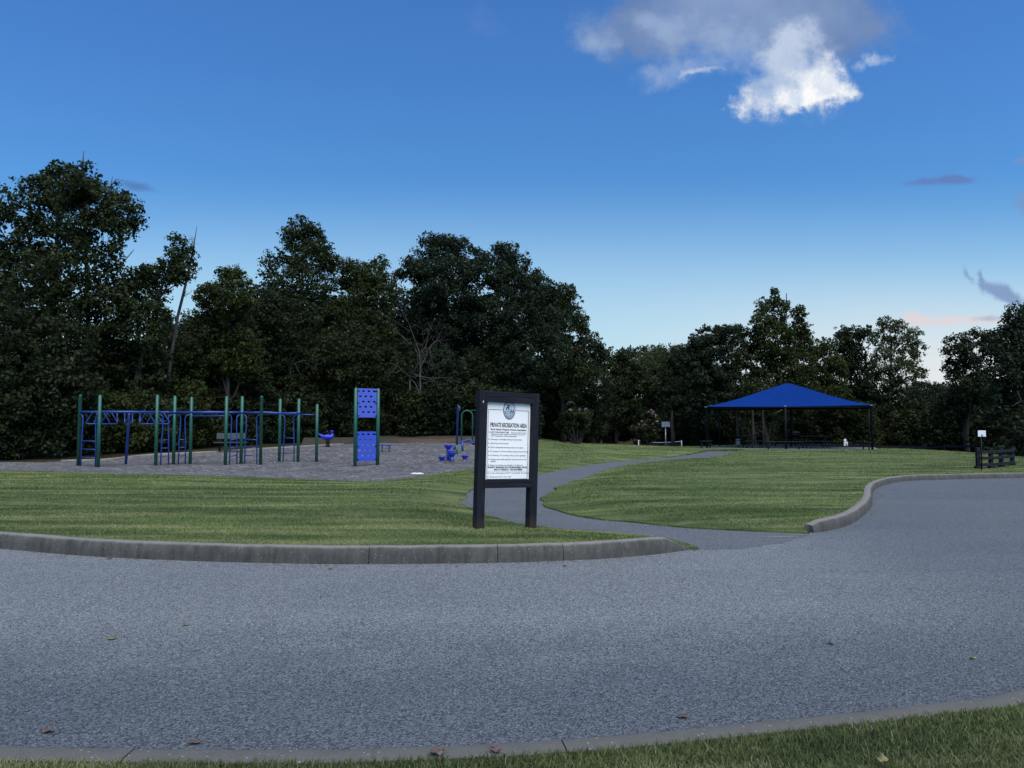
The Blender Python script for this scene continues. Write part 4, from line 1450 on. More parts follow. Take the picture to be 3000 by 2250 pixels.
m_ = MB(); m_.ell((.2, 0, .80), (.10, .13, .045), 14, 8); m_.ell((.27, 0, .79), (.05, .05, .03), 10, 6); m_.build('head', M['cup_plastic'], sr)
m_ = MB(); m_.tube([(.14, -.17, .72), (.15, 0, .72), (.14, .17, .72)], .016, 8); m_.build('handle', M['blue_bar'], sr)

# ------------------------------------------------------------------ small step, pods, pole, seesaw, swing
p = on_ground(1130, 1323)
st = thing('balance_step', 'low blue step table on two legs behind the climbing wall', 'step', tuple(p), .35)
k = p[1] / F
m_ = MB(); m_.box((0, 0, .30), (.50, .34, .07), None, .02); m_.build('top', M['blue_bar'], st)
for s_ in (-1, 1):
    m_ = MB(); m_.tube([(s_ * .17, 0, -.1), (s_ * .17, 0, .27)], .028, 8); m_.build('leg', M['blue_bar'], st)


def pod(px, ytop, ybase, wpx, lab, dextra=0.0):
    p = on_ground(px, ybase)
    k = p[1] / F
    R = wpx * k / 2
    h = max(.10, (ybase - ytop) * k)
    o = thing('stepping_pod', lab, 'stepping pod', tuple(p), 0, 'blue stepping pods on the mulch')
    m_ = MB()
    b = min(h, R * 1.15)
    z0 = h - b
    m_.lathe([(0.02, z0), (R * .38, z0), (R * .52, z0 + b * .25), (R * .80, z0 + b * .58), (R * .98, z0 + b * .86), (R, z0 + b * .97), (R * .96, h), (R * .85, h - .01), (.001, h - .02)], n=22)
    m_.build('bowl', M['cup_plastic'], o)
    m_ = MB(); m_.tube([(0, 0, -.15), (0, 0, z0 + .03)], .075, 14); m_.build('stem', M['blue_bar'], o)


pod(1313, 1304, 1348, 25, 'tallest blue cup on a stem at the back of the pod group')
pod(1320, 1321, 1350, 23, 'blue cup of middle height, half hidden behind the nearest stemmed cup')
pod(1324, 1326, 1352, 24, 'nearest stemmed blue cup in the middle of the pod group')
pod(1295, 1338, 1352, 23, 'low blue cup on the ground left of the stemmed cups')
pod(1362, 1334, 1348, 22, 'low blue cup on the ground right of the stemmed cups')

p = on_ground(1338, 1330)
po_ = thing('play_pole', 'tall slim blue pole with silver bracket behind the blue cups', 'pole', tuple(p))
k = p[1] / F
H = (1330 - 1186) * k
m_ = MB(); m_.tube([(0, 0, -.2), (0, 0, .42)], .052, 12); m_.build('sleeve', M['green_post'], po_)
m_ = MB(); m_.tube([(0, 0, .42), (0.05, 0, H - .04)], .045, 12, dome=True); m_.build('pole', M['blue_bar'], po_)
m_ = MB(); m_.tube([(.05, -.02, H - .06), (.12, -.02, H - .1), (.13, -.02, H - .3)], .018, 8); m_.build('bracket', M['galv'], po_)

p = on_ground(1352, 1322)
k = p[1] / F
ss_ = thing('seesaw', 'blue seesaw beam with looped handles sloping up to the right beside the blue pole', 'seesaw', tuple(p))
def q_(px, py): 
    v = at_depth(px, py, p[1]); return np.array([v.x - p[0], 0, v.z - p[2]])
m_ = MB(); m_.tube([q_(1328, 1316), q_(1334, 1313), q_(1341, 1299), q_(1345, 1297), q_(1376, 1287), q_(1379, 1288), q_(1385, 1300), q_(1392, 1302)], .042, 10); m_.build('beam', M['blue_bar'], ss_)
m_ = MB(); m_.tube([q_(1355, 1294), q_(1355, 1322) + np.array([0, 0, -.1])], .05, 10); m_.build('pivot', M['blue_bar'], ss_)
for cx, cy in ((1328, 1311), (1386, 1295)):
    m_ = MB(); c = q_(cx, cy)
    m_.tube([c + np.array([.10 * math.cos(a), .06 * math.sin(a), .10 * math.sin(a)]) for a in np.linspace(0, 2 * math.pi, 15)], .014, 6, caps=False); m_.build('handle', M['blue_bar'], ss_)
for cx, cy in ((1331, 1313), (1389, 1300)):
    m_ = MB(); m_.box(q_(cx, cy) + np.array([0, 0, .05]), (.24, .26, .04), None, .012); m_.build('seat', M['blue_bar'], ss_)

p = on_ground(1368, 1301)
k = p[1] / F
sw = thing('swing_set', 'green arched swing frame partly hidden behind the notice board', 'swing set', tuple(p))
H = (1301 - 1203) * k; wd = 32 * k / 2
span = 2.6
for s_, xo in ((0, 0), (1, span)):
    m_ = MB()
    pts = [(xo - wd, 0, -.15), (xo - wd, 0, H - wd)] + [(xo - wd * math.cos(a), 0, H - wd + wd * math.sin(a)) for a in np.linspace(.2, math.pi - .2, 12)] + [(xo + wd, 0, H - wd), (xo + wd, 0, -.15)]
    m_.tube(pts, .04, 10); m_.build('arch', M['green_post'], sw)
m_ = MB(); m_.tube([(0, 0, H), (span, 0, H)], .035, 10); m_.build('top_bar', M['green_post'], sw)
for xo in (.42, 1.2, 1.5, 2.2):
    m_ = MB(); m_.tube([(xo, 0, H), (xo, .0, .55)], .010, 6); m_.build('chain', M['dark_metal'], sw)
for xo in (.81, 1.85):
    m_ = MB(); m_.box((xo, 0, .53), (.8 if xo < 1 else .7, .22, .03), None, .01); m_.build('seat', M['dark_metal'], sw)

# white edging plank end and pale edging at the near mulch rim
ed = [g2(*q, .06) for q in ((1086, 1411), (1130, 1408), (1170, 1404), (1205, 1400), (1240, 1395))]
mb = MB()
for a, b in zip(ed[:-1], ed[1:]):
    c = ((a[0] + b[0]) / 2, (a[1] + b[1]) / 2); an = math.atan2(b[1] - a[1], b[0] - a[0])
    L = math.hypot(b[0] - a[0], b[1] - a[1])
    mb.box((c[0] - ed[0][0], c[1] - ed[0][1], .07), (L + .02, .09, .12), (0, 0, an), .01)
o = mb.build('timber_edging', M['timber_edge'], None, (ed[0][0], ed[0][1], Tz(*ed[0]))); tag(o, 'pale curved timber edging along the near rim of the mulch', 'edging')
p = on_ground(1222, 1390)
mb = MB(); mb.tube([(-.2, 0, .02), (-.1, .02, .03), (0, 0, .025), (.1, .02, .03), (.2, .03, .02)], [.015, .025, .022, .025, .015], 8)
o = mb.build('plastic_strip', M['white_board'], None, tuple(p)); tag(o, 'white plastic strip lying on the mulch near its right rim', 'plastic strip')
ed = [g2(*q, .05) for q in ((180, 1350), (300, 1347), (433, 1333), (600, 1325), (777, 1314), (903, 1307), (1006, 1301))]
mb = MB()
ed_s = smooth_line(ed, .5)
mb.tube([(q[0] - ed[0][0], q[1] - ed[0][1], Tz(*q) - Tz(*ed[0]) + .03) for q in ed_s], .065, 6)
o = mb.build('timber_edging', M['timber_edge'], None, (ed[0][0], ed[0][1], Tz(*ed[0]))); tag(o, 'long timber edging at the back of the mulch below the wood', 'edging')

# bench at the back of the playground
p = on_ground(655, 1324)
k = p[1] / F
bn = thing('park_bench', 'grey green park bench at the back edge of the mulch', 'bench', (p[0] + .28, p[1], p[2]), .12)
m_ = MB(); m_.box((0, .25, .74), (1.32, .05, .28), (-.18, 0, 0), .01); m_.build('backrest', M['bench_metal'], bn)
m_ = MB(); m_.box((.05, -.02, .44), (1.5, .42, .05), None, .01); m_.build('seat', M['bench_metal'], bn)
for s_ in (-.48, .5):
    m_ = MB(); m_.box((s_, .08, .2), (.09, .09, .46), None, .01); m_.tube([(s_, .1, .35), (s_, .22, .5), (s_, .27, .8)], .03, 8); m_.build('leg', M['dark_metal'], bn)

# ------------------------------------------------------------------ notice board
lp = ground(1401, 1552, .13); rp = ground(1555, 1543, .13)
rp_d = lp.y + .46
rpx = at_depth(1555, 1543, rp_d)
yaw = math.atan2(rp_d - lp.y, rpx.x - lp.x)
cx_, cy_ = (lp.x + rpx.x) / 2, (lp.y + rp_d) / 2
sg = thing('notice_board', 'black timber notice board with white rules panel on the lawn by the kerb', 'notice board', (cx_, cy_, .12))
sg.rotation_euler = Euler((0, .033, yaw), 'XYZ')
# lean first, then yaw: tilt clockwise in the plane of the board
sg.rotation_euler = (Matrix.Rotation(yaw, 3, 'Z') @ Matrix.Rotation(.030, 3, 'Y')).to_euler()
HW = math.hypot(rpx.x - lp.x, rp_d - lp.y) / 2
PWD = .125
k = cy_ / F
HT = 1.955
for s_ in (-1, 1):
    m_ = MB(); m_.box((s_ * HW, 0, HT / 2 - .1), (PWD, PWD, HT + .2), None, .007); m_.build('post', M['black_wood'], sg)
hb = HW - PWD / 2
def beam(zc, h):
    m_ = MB()
    L = 2 * hb + .07
    m_.box((0, 0, 0), (h, .10, L), None, .006)
    o = m_.build('crossbeam', M['black_beam'], sg, (0, -.022, zc))
    o.rotation_euler = (0, math.pi / 2, 0)
    return o
BT0, BT1 = HT - .155, HT - .005
BB0, BB1 = .58, .70
beam((BT0 + BT1) / 2, BT1 - BT0); beam((BB0 + BB1) / 2, BB1 - BB0)
pw = 2 * hb - .002; pz0, pz1 = BB1 - .01, BT0 + .012
ph = pz1 - pz0
m_ = MB(); m_.box((0, 0, 0), (pw, .02, ph), None, .002)
panel = m_.build('sign_panel', M['white_board'], sg, (0, -.004, (pz0 + pz1) / 2))
YF = -.0105   # front face of the panel


def text_mesh(txt, size, cx, cz, material, align='LEFT', width=None, bold=0.0, parent=None, name='lettering', y=YF - .0012, shear=0.0, th=.0008):
    cu = bpy.data.curves.new('t', 'FONT'); cu.body = txt; cu.size = size; cu.align_x = align; cu.offset = bold; cu.extrude = th; cu.shear = shear
    cu.resolution_u = 3
    tmp = bpy.data.objects.new('t', cu); COL.objects.link(tmp)
    dg = bpy.context.evaluated_depsgraph_get()
    me = bpy.data.meshes.new_from_object(tmp.evaluated_get(dg))
    bpy.data.objects.remove(tmp); bpy.data.curves.remove(cu)
    if width:
        xs = [v.co.x for v in me.vertices]
        sx = width / (max(xs) - min(xs))
        x0 = min(xs)
        for v in me.vertices:
            v.co.x = ((v.co.x - x0) * sx - (width / 2 if align == 'CENTER' else 0))
    me.transform(Matrix.Translation((cx, y, cz)) @ Matrix.Rotation(math.pi / 2, 4, 'X'))
    me.name = name; me.materials.clear()
    return me


def join_meshes(name, mes, material, parent):
    bm = bmesh.new()
    for me in mes: bm.from_mesh(me)
    out = bpy.data.meshes.new(name); bm.to_mesh(out); bm.free()
    for me in mes: bpy.data.meshes.remove(me)
    return link(name, out, material, parent)


def U(u): return -pw / 2 + (.04 + .95 * u) * pw       # panel coordinates: u 0..1 from left, v 0..1 from top
def Vv(v): return ph / 2 - v * ph
black = []; grey = []; blue = []
black.append(text_mesh('PRIVATE RECREATION AREA', .086, U(.50), Vv(.325), M['ink'], 'CENTER', pw * .82, .0018))
black.append(text_mesh('Rock Harbor Property Owners Association', .034, U(.50), Vv(.366), M['ink'], 'CENTER', pw * .80, .0007))
lines = [
    (.400, 'NOT FOR PUBLIC USE:', 1, .40, .05), (.400, 'Sole use by Rock Harbor', 0, .36, .52),
    (.423, 'Property Owners, Family and Friends. Use at own', 0, .77, .05), (.446, 'risk. Trespassers will be prosecuted', 0, .57, .05),
    (.490, 'Camping or overnight parking not permitted.', 0, .70, .05), (.541, 'Open fires not permitted.', 0, .40, .05), (.592, 'Park in designated parking areas, not on grass.', 0, .74, .05),
    (.643, 'No weapons or firearms allowed (legal permit allowed)', 0, .85, .05), (.694, 'No littering.  No dumping.  Pack out your garbage!', 0, .79, .05),
    (.745, 'Practice responsible behavior and treat others with', 0, .81, .05), (.768, 'respect.', 0, .13, .05), (.818, 'Report recreation area damage or problems to', 0, .74, .05),
    (.918, 'In case of Emergency Call 911 and identify this location', 0, .88, .05), (.966, 'Quiet hours from 11pm - 7am', 0, .47, .05)]
for v, tx, bd, w, u0 in lines:
    (black if bd else grey).append(text_mesh(tx, .026, U(u0 + .035), Vv(v), None, 'LEFT', pw * w, 0.0003 if bd else 0.0))
black.append(text_mesh('PROPERTY MANAGER', .034, U(.035), Vv(.850), None, 'LEFT', pw * .345, .0006))
black.append(text_mesh('CEDAR', .036, U(.40), Vv(.850), None, 'LEFT', pw * .17, .0002))
black.append(text_mesh('MANAGEMENT GROUP', .034, U(.59), Vv(.850), None, 'LEFT', pw * .355, .0006))
blue.append(text_mesh('865-314-8562', .034, U(.18), Vv(.878), None, 'LEFT', pw * .28, .001))
black.append(text_mesh('or', .032, U(.485), Vv(.878), None, 'LEFT', pw * .04, .0005))
blue.append(text_mesh('704-644-8808', .034, U(.55), Vv(.878), None, 'LEFT', pw * .28, .001))
join_meshes('lettering', black, M['ink'], panel)
join_meshes('lettering', grey, M['ink_grey'], panel)
join_meshes('lettering', blue, M['ink_blue'], panel)
m_ = MB()
for v in (.393, .484, .535, .586, .637, .688, .739, .812, .912, .960):
    m_.lathe([(.0001, 0), (.0075, 0), (.0075, .0016), (.0001, .0016)], n=12)
    n_ = 48
    for i in range(len(m_.v) - n_, len(m_.v)):
        x, y, z = m_.v[i]
        m_.v[i] = (U(.045) + x, YF - z, Vv(v) + y)
m_.build('bullet_dots', M['ink'], panel)
m_ = MB()
def strip(u0, v0, u1, v1, t, dy=.0011):
    x0, x1 = U(u0), U(u1); z0, z1 = Vv(v0), Vv(v1)
    m_.box(((x0 + x1) / 2, YF - dy, (z0 + z1) / 2), (abs(x1 - x0) + t, .0016, abs(z1 - z0) + t))
strip(.02, .105, .335, .105, .006); strip(.665, .105, .965, .105, .006); strip(.965, .11, .965, .988, .006); strip(.02, .988, .96, .988, .006); strip(.015, .105, .015, .985, .004)
m_.build('border', M['ink'], panel)
m_ = MB()
strip(.02, .832, .95, .832, .0008); strip(.02, .89, .95, .89, .0008)
m_.build('overlay_edge', M['ink_grey'], panel)
# emblem
def disc(rx, rz_, cz, y, mt, nm, z_lo=None, n=48, par=None):
    pts = [(rx * math.cos(a), rz_ * math.sin(a)) for a in np.linspace(0, 2 * math.pi, n, endpoint=False)]
    if z_lo is not None:
        pts = [(x, min(z, z_lo + .006 * math.sin(x * 120))) for x, z in pts]
    V = [(x + U(.5), y, z + cz) for x, z in pts] + [(x + U(.5), YF + .001, z + cz) for x, z in pts]
    mb_ = MB(); mb_.add(V, [tuple(range(n))] + [(i, (i + 1) % n, n + (i + 1) % n, n + i) for i in range(n)])
    return mb_.build(nm, mt, panel)
ec = Vv(.105); erx, erz = pw * .138, pw * .138 * 1.3
disc(erx, erz, ec, YF - .0024, M['ink_grey'], 'emblem_ring')
disc(erx * .88, erz * .90, ec, YF - .0032, M['emblem_fill'], 'emblem_field')
disc(erx * .86, erz * .88, ec, YF - .0040, M['emblem_deep'], 'emblem_water', z_lo=-.015)
# light waves on the lower field and the two script capitals
m_ = MB()
for j in range(4):
    zz = ec - .03 - j * .018
    hw = erx * (.7 - .13 * j)
    m_.tube([(U(.5) + x, YF - .0052, zz + .003 * math.sin(x * 140 + j)) for x in np.linspace(-hw, hw, 16)], .0016, 5)
m_.build('emblem_waves', M['white_board'], panel)
em = [text_mesh('R', .105, U(.41), ec + .004, None, 'LEFT', None, .0012, y=YF - .0056, shear=.3), text_mesh('H', .085, U(.505), ec - .045, None, 'LEFT', None, .001, y=YF - .0056, shear=.35)]
join_meshes('emblem_letters', em, M['ink'], panel)
# nail head and paint chips
m_ = MB(); m_.box((-HW - .01, -PWD / 2 - .001, HT - .16), (.010, .004, .03), None, .001); m_.build('paint_chip', M['white_paint'], sg)

# ------------------------------------------------------------------ shade canopy
fl = np.array([*at_depth(2071, 1317, 46.4)][:2]); fr = np.array([*at_depth(2556, 1322, 42.6)][:2])
ex = (fr - fl); Wd = np.linalg.norm(ex); ex /= Wd
ey = np.array([-ex[1], ex[0]]); Dp = 5.2
cc = (fl + fr) / 2 + ey * Dp / 2
cz = Tz(*cc) + .12
EV = 1.6 + (HOR - 1189) / F * 44.4
sh = thing('shade_canopy', 'large blue cloth canopy on dark steel posts over the picnic tables', 'shade canopy', (cc[0], cc[1], cz), math.atan2(ex[1], ex[0]))
ev = EV - cz; ap = 1.6 + (HOR - 1122) / F * cc[1] - cz
hx, hy = Wd / 2, Dp / 2
apx = (at_depth(2308, 1122, cc[1]).x - cc[0]) / ex[0]
# fabric: pyramid with hollow sides
n = 20
apex = Vector((apx, 0, ap))
cor = [Vector((sx * (hx + .12), sy * (hy + .12), ev)) for sx, sy in ((-1, -1), (1, -1), (1, 1), (-1, 1))]
mb = MB()
for q in range(4):
    c0, c1 = cor[q], cor[(q + 1) % 4]
    V = []; Fc = []
    for j in range(n + 1):
        s_ = j / n
        dip = -.20 * math.sin(math.pi * s_) * s_
        r0 = apex.lerp(c0, s_) + Vector((0, 0, dip)); r1 = apex.lerp(c1, s_) + Vector((0, 0, dip))
        for i in range(n + 1):
            u_ = i / n
            p = r0.lerp(r1, u_)
            bow = 4 * u_ * (1 - u_)
            p.z -= .13 * bow * math.sin(math.pi * s_ * .9)
            inw = (cc_in := Vector((0, 0, p.z)) - p); inw.z = 0
            p += inw * (.022 * bow * s_ ** 3)
            V.append(p)
    for j in range(n):
        for i in range(n):
            a = j * (n + 1) + i
            Fc.append((a, a + n + 1, a + n + 2, a + 1) if j else (a, a + n + 1, a + n + 2))
    mb.add(V, Fc, True)
me = bpy.data.meshes.new('canopy'); me.from_pydata(mb.v, [], mb.f)
bm = bmesh.new(); bm.from_mesh(me); bmesh.ops.remove_doubles(bm, verts=bm.verts[:], dist=1e-4)
bmesh.ops.recalc_face_normals(bm, faces=bm.faces[:]); bm.to_mesh(me); bm.free()
me.polygons.foreach_set('use_smooth', [True] * len(me.polygons))
me.set_sharp_from_angle(angle=math.radians(18))
co = link('canopy', me, M['canopy'], sh)
so = co.modifiers.new('thick', 'SOLIDIFY'); so.thickness = .012
for sx, sy in ((-1, -1), (0, -1), (1, -1), (-1, 1), (0, 1), (1, 1)):
    m_ = MB(); m_.tube([(sx * hx, sy * hy, -.3), (sx * hx, sy * hy, ev - .02)], .062, 14, dome=True); m_.build('post', M['dark_metal'], sh)
m_ = MB()
for a, b in (((-hx, -hy), (hx, -hy)), ((-hx, hy), (hx, hy)), ((-hx, -hy), (-hx, hy)), ((hx, -hy), (hx, hy))):
    m_.tube([(a[0], a[1], ev - .09), (b[0], b[1], ev - .09)], .05, 8)
m_.build('eave_frame', M['dark_metal'], sh)
m_ = MB()
for sx, sy in ((-1, -1), (1, -1), (-1, 1), (1, 1)):
    m_.tube([(sx * hx, sy * hy, ev - .12), (apx, 0, ap - .22)], .05, 8)
m_.build('hip_rafter', M['dark_metal'], sh)
for sx in (-1, 0, 1):
    m_ = MB(); m_.box((sx * (hx + .02), -hy - .1, ev - .02), (.16, .03, .05), None, .006); m_.build('corner_bracket', M['galv'], sh)
# slab under it
slab = MB(); slab.box((0, 0, 0), (Wd + .7, Dp + 1.2, .16), None, .01)
so_ = slab.build('slab', M['pad'], None, (cc[0], cc[1], Tz(*cc) + .085)); so_.rotation_euler = (0, 0, math.atan2(ex[1], ex[0])); so_['kind'] = 'structure'
ZP = Tz(*cc) + .165


def picnic(loc, rz, lab):
    o = thing('picnic_table', lab, 'picnic table', loc, rz, 'picnic tables under the canopy')
    m_ = MB(); m_.box((0, 0, .745), (1.85, .75, .045), None, .012); m_.build('tabletop', M['table_metal'], o)
    for s_ in (-1, 1):
        m_ = MB(); m_.box((0, s_ * .72, .45), (1.85, .26, .04), None, .012); m_.build('seat', M['table_metal'], o)
        m_ = MB()
        x = s_ * .55
        for t_ in (-1, 1):
            m_.tube([(x, t_ * .22, .72), (x, t_ * .16, .45), (x, t_ * .30, .18), (x + .12 * s_, t_ * .36, .02)], .032, 8)
            m_.tube([(x, t_ * .2, .36), (x, t_ * .55, .38), (x, t_ * .72, .43)], .026, 8)
            m_.tube([(x, t_ * .68, .43), (x + .05, t_ * .80, .25), (x + .1, t_ * .78, .02)], .026, 8)
        m_.build('leg', M['table_metal'], o)
    return o


def spot(px, py, d, z=None):
    v = at_depth(px, py, d); return (v.x, d, ZP if z is None else z)
picnic(spot(2212, 1320, 46.6), .05, 'left picnic table under the canopy beside the litter bin')
picnic(spot(2388, 1320, 45.6), -.08, 'right picnic table under the canopy')


def flat_bench(loc, rz, L, lab):
    o = thing('bench', lab, 'bench', loc, rz, 'backless benches at the canopy edge')
    m_ = MB(); m_.box((0, 0, .44), (L, .30, .045), None, .012); m_.build('seat', M['table_metal'], o)
    for s_ in (-1, 1):
        m_ = MB(); m_.tube([(s_ * L * .40, 0, -.05), (s_ * L * .40, 0, .42)], .04, 8); m_.box((s_ * L * .40, 0, .40), (.06, .26, .03)); m_.build('leg', M['table_metal'], o)
flat_bench(spot(2296, 1323, 44.0), -.12, 2.2, 'long dark bench in front of the middle canopy post')
flat_bench(spot(2068, 1316, 45.8), .6, .95, 'short dark bench by the left canopy post')
flat_bench(spot(2538, 1323, 42.9), 1.45, 1.2, 'dark bench seen end on by the right canopy posts')
flat_bench(spot(2310, 1312, 49.6), .02, 2.2, 'long dark bench behind the tables at the back of the slab')

# bins and grill
p = spot(2162, 1312, 50.0, Tz(17, 50) + .13)
o = thing('litter_bin', 'pale litter bin with a dark lid left of the left picnic table', 'litter bin', p)
m_ = MB(); m_.lathe([(.001, .12), (.125, .12), (.135, .15), (.135, .54), (.12, .56), (.001, .56)], n=18); m_.build('barrel', M['can'], o)
m_ = MB(); m_.tube([(0, 0, -.05), (0, 0, .13)], .09, 12); m_.build('pedestal', M['dark_metal'], o)
m_ = MB(); m_.lathe([(.001, .62), (.19, .62), (.21, .64), (.19, .70), (.001, .73)], n=18)
for a in (0, 2.1, 4.2): m_.tube([(.115 * math.cos(a), .115 * math.sin(a), .53), (.13 * math.cos(a), .13 * math.sin(a), .63)], .012, 6)
m_.build('lid', M['dark_metal'], o)
p = spot(2331, 1310, 50.6)
o = thing('park_grill', 'dark pedestal grill behind the right picnic table', 'grill', p)
m_ = MB(); m_.tube([(0, 0, -.1), (0, 0, .75)], .05, 10); m_.build('pedestal', M['dark_metal'], o)
m_ = MB(); m_.box((0, 0, .78), (.5, .4, .04), None, .006); m_.box((-.24, 0, .89), (.02, .4, .2)); m_.box((.24, 0, .89), (.02, .4, .2)); m_.box((0, .19, .89), (.46, .02, .2)); m_.build('firebox', M['dark_metal'], o)
m_ = MB()
for i in range(9): m_.tube([(-.22 + i * .055, -.19, .95), (-.22 + i * .055, .17, .95)], .008, 5)
m_.build('grate', M['galv'], o)

# pet waste station
p = at_depth(2476, 1312, 50.0)
k = 50.0 / F
zb = Tz(p.x, 50.0) + .1
o = thing('pet_waste_station', 'white pet waste station with round sign on a slim post right of the tables', 'waste station', (p.x, 50.0, zb))
def zz(py): return at_depth(2476, py, 50.0).z - zb
m_ = MB(); m_.tube([(0, 0, -.2), (0, 0, zz(1286))], .025, 8); m_.build('post', M['galv'], o)
m_ = MB(); rr_ = 7 * k / 2 * 1.0
V = [(rr_ * 1.2 * math.cos(a), -.035, zz(1289) + rr_ * math.sin(a)) for a in np.linspace(0, 2 * math.pi, 20, endpoint=False)]
V2 = [(x, -.028, z) for x, y, z in V]
m_.add(V + V2, [tuple(range(20)), tuple(range(39, 19, -1))] + [(i, (i + 1) % 20, 20 + (i + 1) % 20, 20 + i) for i in range(20)]); m_.build('round_sign', M['white_paint'], o)
m_ = MB(); m_.box((0, -.09, zz(1300)), (11 * k, .12, 12 * k), None, .012); m_.build('dispenser', M['white_paint'], o)
m_ = MB()
V = [(-.01, -.1525, zz(1305)), (.09, -.1525, zz(1305)), (.04, -.1525, zz(1299)), (-.005, -.1525, zz(1300))]
V2 = [(x, -.149, z) for x, y, z in V]
m_.add(V + V2, [(0, 1, 2, 3), (7, 6, 5, 4), (0, 1, 5, 4), (1, 2, 6, 5), (2, 3, 7, 6), (3, 0, 4, 7)]); m_.build('pictogram', M['ink'], o)

# ------------------------------------------------------------------ court: net, glass backboard
na = at_depth(1871, 1300, 80); nb = at_depth(1997, 1300, 74)
zc_ = 1.6 - (1305 - HOR) / F * 77 - .3
o = thing('tennis_net', 'low net with white band and white posts at the far end of the lawn', 'net', (na.x, na.y, Tz(na.x, na.y)))
dv = np.array([nb.x - na.x, nb.y - na.y]); L = np.linalg.norm(dv)
o.rotation_euler = (0, 0, math.atan2(dv[1], dv[0]))
nz = at_depth(1871, 1290, 80).z - Tz(na.x, na.y); nz2 = at_depth(1997, 1291, 74).z - Tz(na.x, na.y)
for x, h in ((0, nz), (L, nz2)):
    m_ = MB(); m_.tube([(x, 0, -.4), (x, 0, h)], .055, 10, dome=True); m_.build('post', M['white_paint'], o)
m_ = MB(); pts = [(L * t_, 0, nz * (1 - t_) + nz2 * t_ - .05 - .16 * math.sin(math.pi * t_)) for t_ in np.linspace(0, 1, 14)]
for a, b in zip(pts[:-1], pts[1:]):
    m_.add([(a[0], -.02, a[2] - .035), (b[0], -.02, b[2] - .035), (b[0], -.02, b[2] + .035), (a[0], -.02, a[2] + .035), (a[0], .02, a[2] - .035), (b[0], .02, b[2] - .035), (b[0], .02, b[2] + .035), (a[0], .02, a[2] + .035)],
           [(0, 1, 2, 3), (5, 4, 7, 6), (3, 2, 6, 7), (4, 5, 1, 0)])
m_.build('headband', M['white_paint'], o)
m_ = MB()
for x in np.linspace(0.1, L - .1, 60):
    t_ = x / L; h = nz * (1 - t_) + nz2 * t_ - .1 - .16 * math.sin(math.pi * t_)
    m_.tube([(x, 0, -.35), (x, 0, h)], .012, 4)
for z in np.linspace(-.3, .8, 12):
    m_.tube([(0, 0, z), (L, 0, z)], .012, 4)
m_.build('netting', M['net'], o)

p = at_depth(1951, 1295, 74); zb = Tz(p.x, 74)
o = thing('basketball_hoop', 'clear glass basketball backboard on a slim pole beyond the net', 'basketball hoop', (p.x, 74, zb))
def zz(py): return at_depth(1951, py, 74).z - zb
m_ = MB(); m_.tube([(0, .1, -.3), (0, .1, zz(1245))], .06, 10); m_.build('pole', M['galv'], o)
m_ = MB(); m_.box((0, 0, zz(1243)), (.84, .03, .56), None, .008); m_.build('backboard', M['glass_board'], o)
m_ = MB()
for z in (zz(1243) - .29, zz(1243) + .29): m_.box((0, -.005, z), (.88, .05, .03))
for x in (-.43, .43): m_.box((x, -.005, zz(1243)), (.025, .05, .55))
m_.build('frame', M['dark_metal'], o)
m_ = MB(); c = (0, -.26, zz(1243) - .2)
m_.tube([(c[0] + .19 * math.cos(a), c[1] + .19 * math.sin(a), c[2]) for a in np.linspace(0, 2 * math.pi, 17)], .012, 6, caps=False); m_.tube([(0, -.02, c[2]), (0, -.08, c[2])], .03, 6); m_.build('rim', M['galv'], o)

# ------------------------------------------------------------------ small white sign and fences on the right
p = ground(2876, 1378, .12)
k = p.y / F
o = thing('small_sign', 'small blank white sign on a slim dark post in front of the right fence', 'sign', tuple(p))
m_ = MB(); m_.tube([(0, 0, -.2), (0.02, 0, (1378 - 1264) * k)], .024, 8); m_.build('post', M['dark_metal'], o)
m_ = MB(); m_.box((.025, -.035, (1378 - 1271) * k), (23 * k, .012, 18 * k), None, .004); m_.build('sign_plate', M['white_paint'], o)
m_ = MB(); m_.box((.025, -.046, (1378 - 1276.5) * k), (5 * k, .010, 6 * k), None, .002); m_.build('clamp', M['galv'], o)

fpx = [(2866, 1376, 1311), (2904, 1375, 1313), (2934, 1372, 1312), (2966, 1367, 1312)]
FB = [ground(a, b, .1) for a, b, c in fpx]
o0 = FB[0]
fe = thing('board_fence', 'short dark fence of three boards by the kerb at the right edge', 'fence', tuple(o0))
for (a, b, c), q in zip(fpx, FB):
    top = at_depth(a, c, q.y).z
    m_ = MB(); l = q - o0
    m_.box((l.x, l.y, l.z + (top - q.z) / 2 - .1), (.11, .11, top - q.z + .2), None, .008); m_.build('post', M['fence_wood'], fe)
    m_ = MB(); m_.box((l.x, l.y, l.z + .05), (.17, .2, .16), None, .02); m_.build('foot', M['fence_wood'], fe)
for q0, q1 in zip(FB[:-1], FB[1:]):
    for fz in (.22, .52, .80):
        a = q0 - o0; b = q1 - o0
        h0 = (at_depth(2866, 1311, FB[0].y).z - FB[0].z)
        c = (a + b) / 2; L = (b - a).length
        an = math.atan2(b.y - a.y, b.x - a.x)
        m_ = MB(); m_.box((c.x + .06 * math.sin(an), c.y - .07, c.z + fz * h0), (L + .02, .03, .10), (0, -math.atan2(b.z - a.z, math.hypot(b.x - a.x, b.y - a.y)), an), .005); m_.build('board', M['fence_wood'], fe)

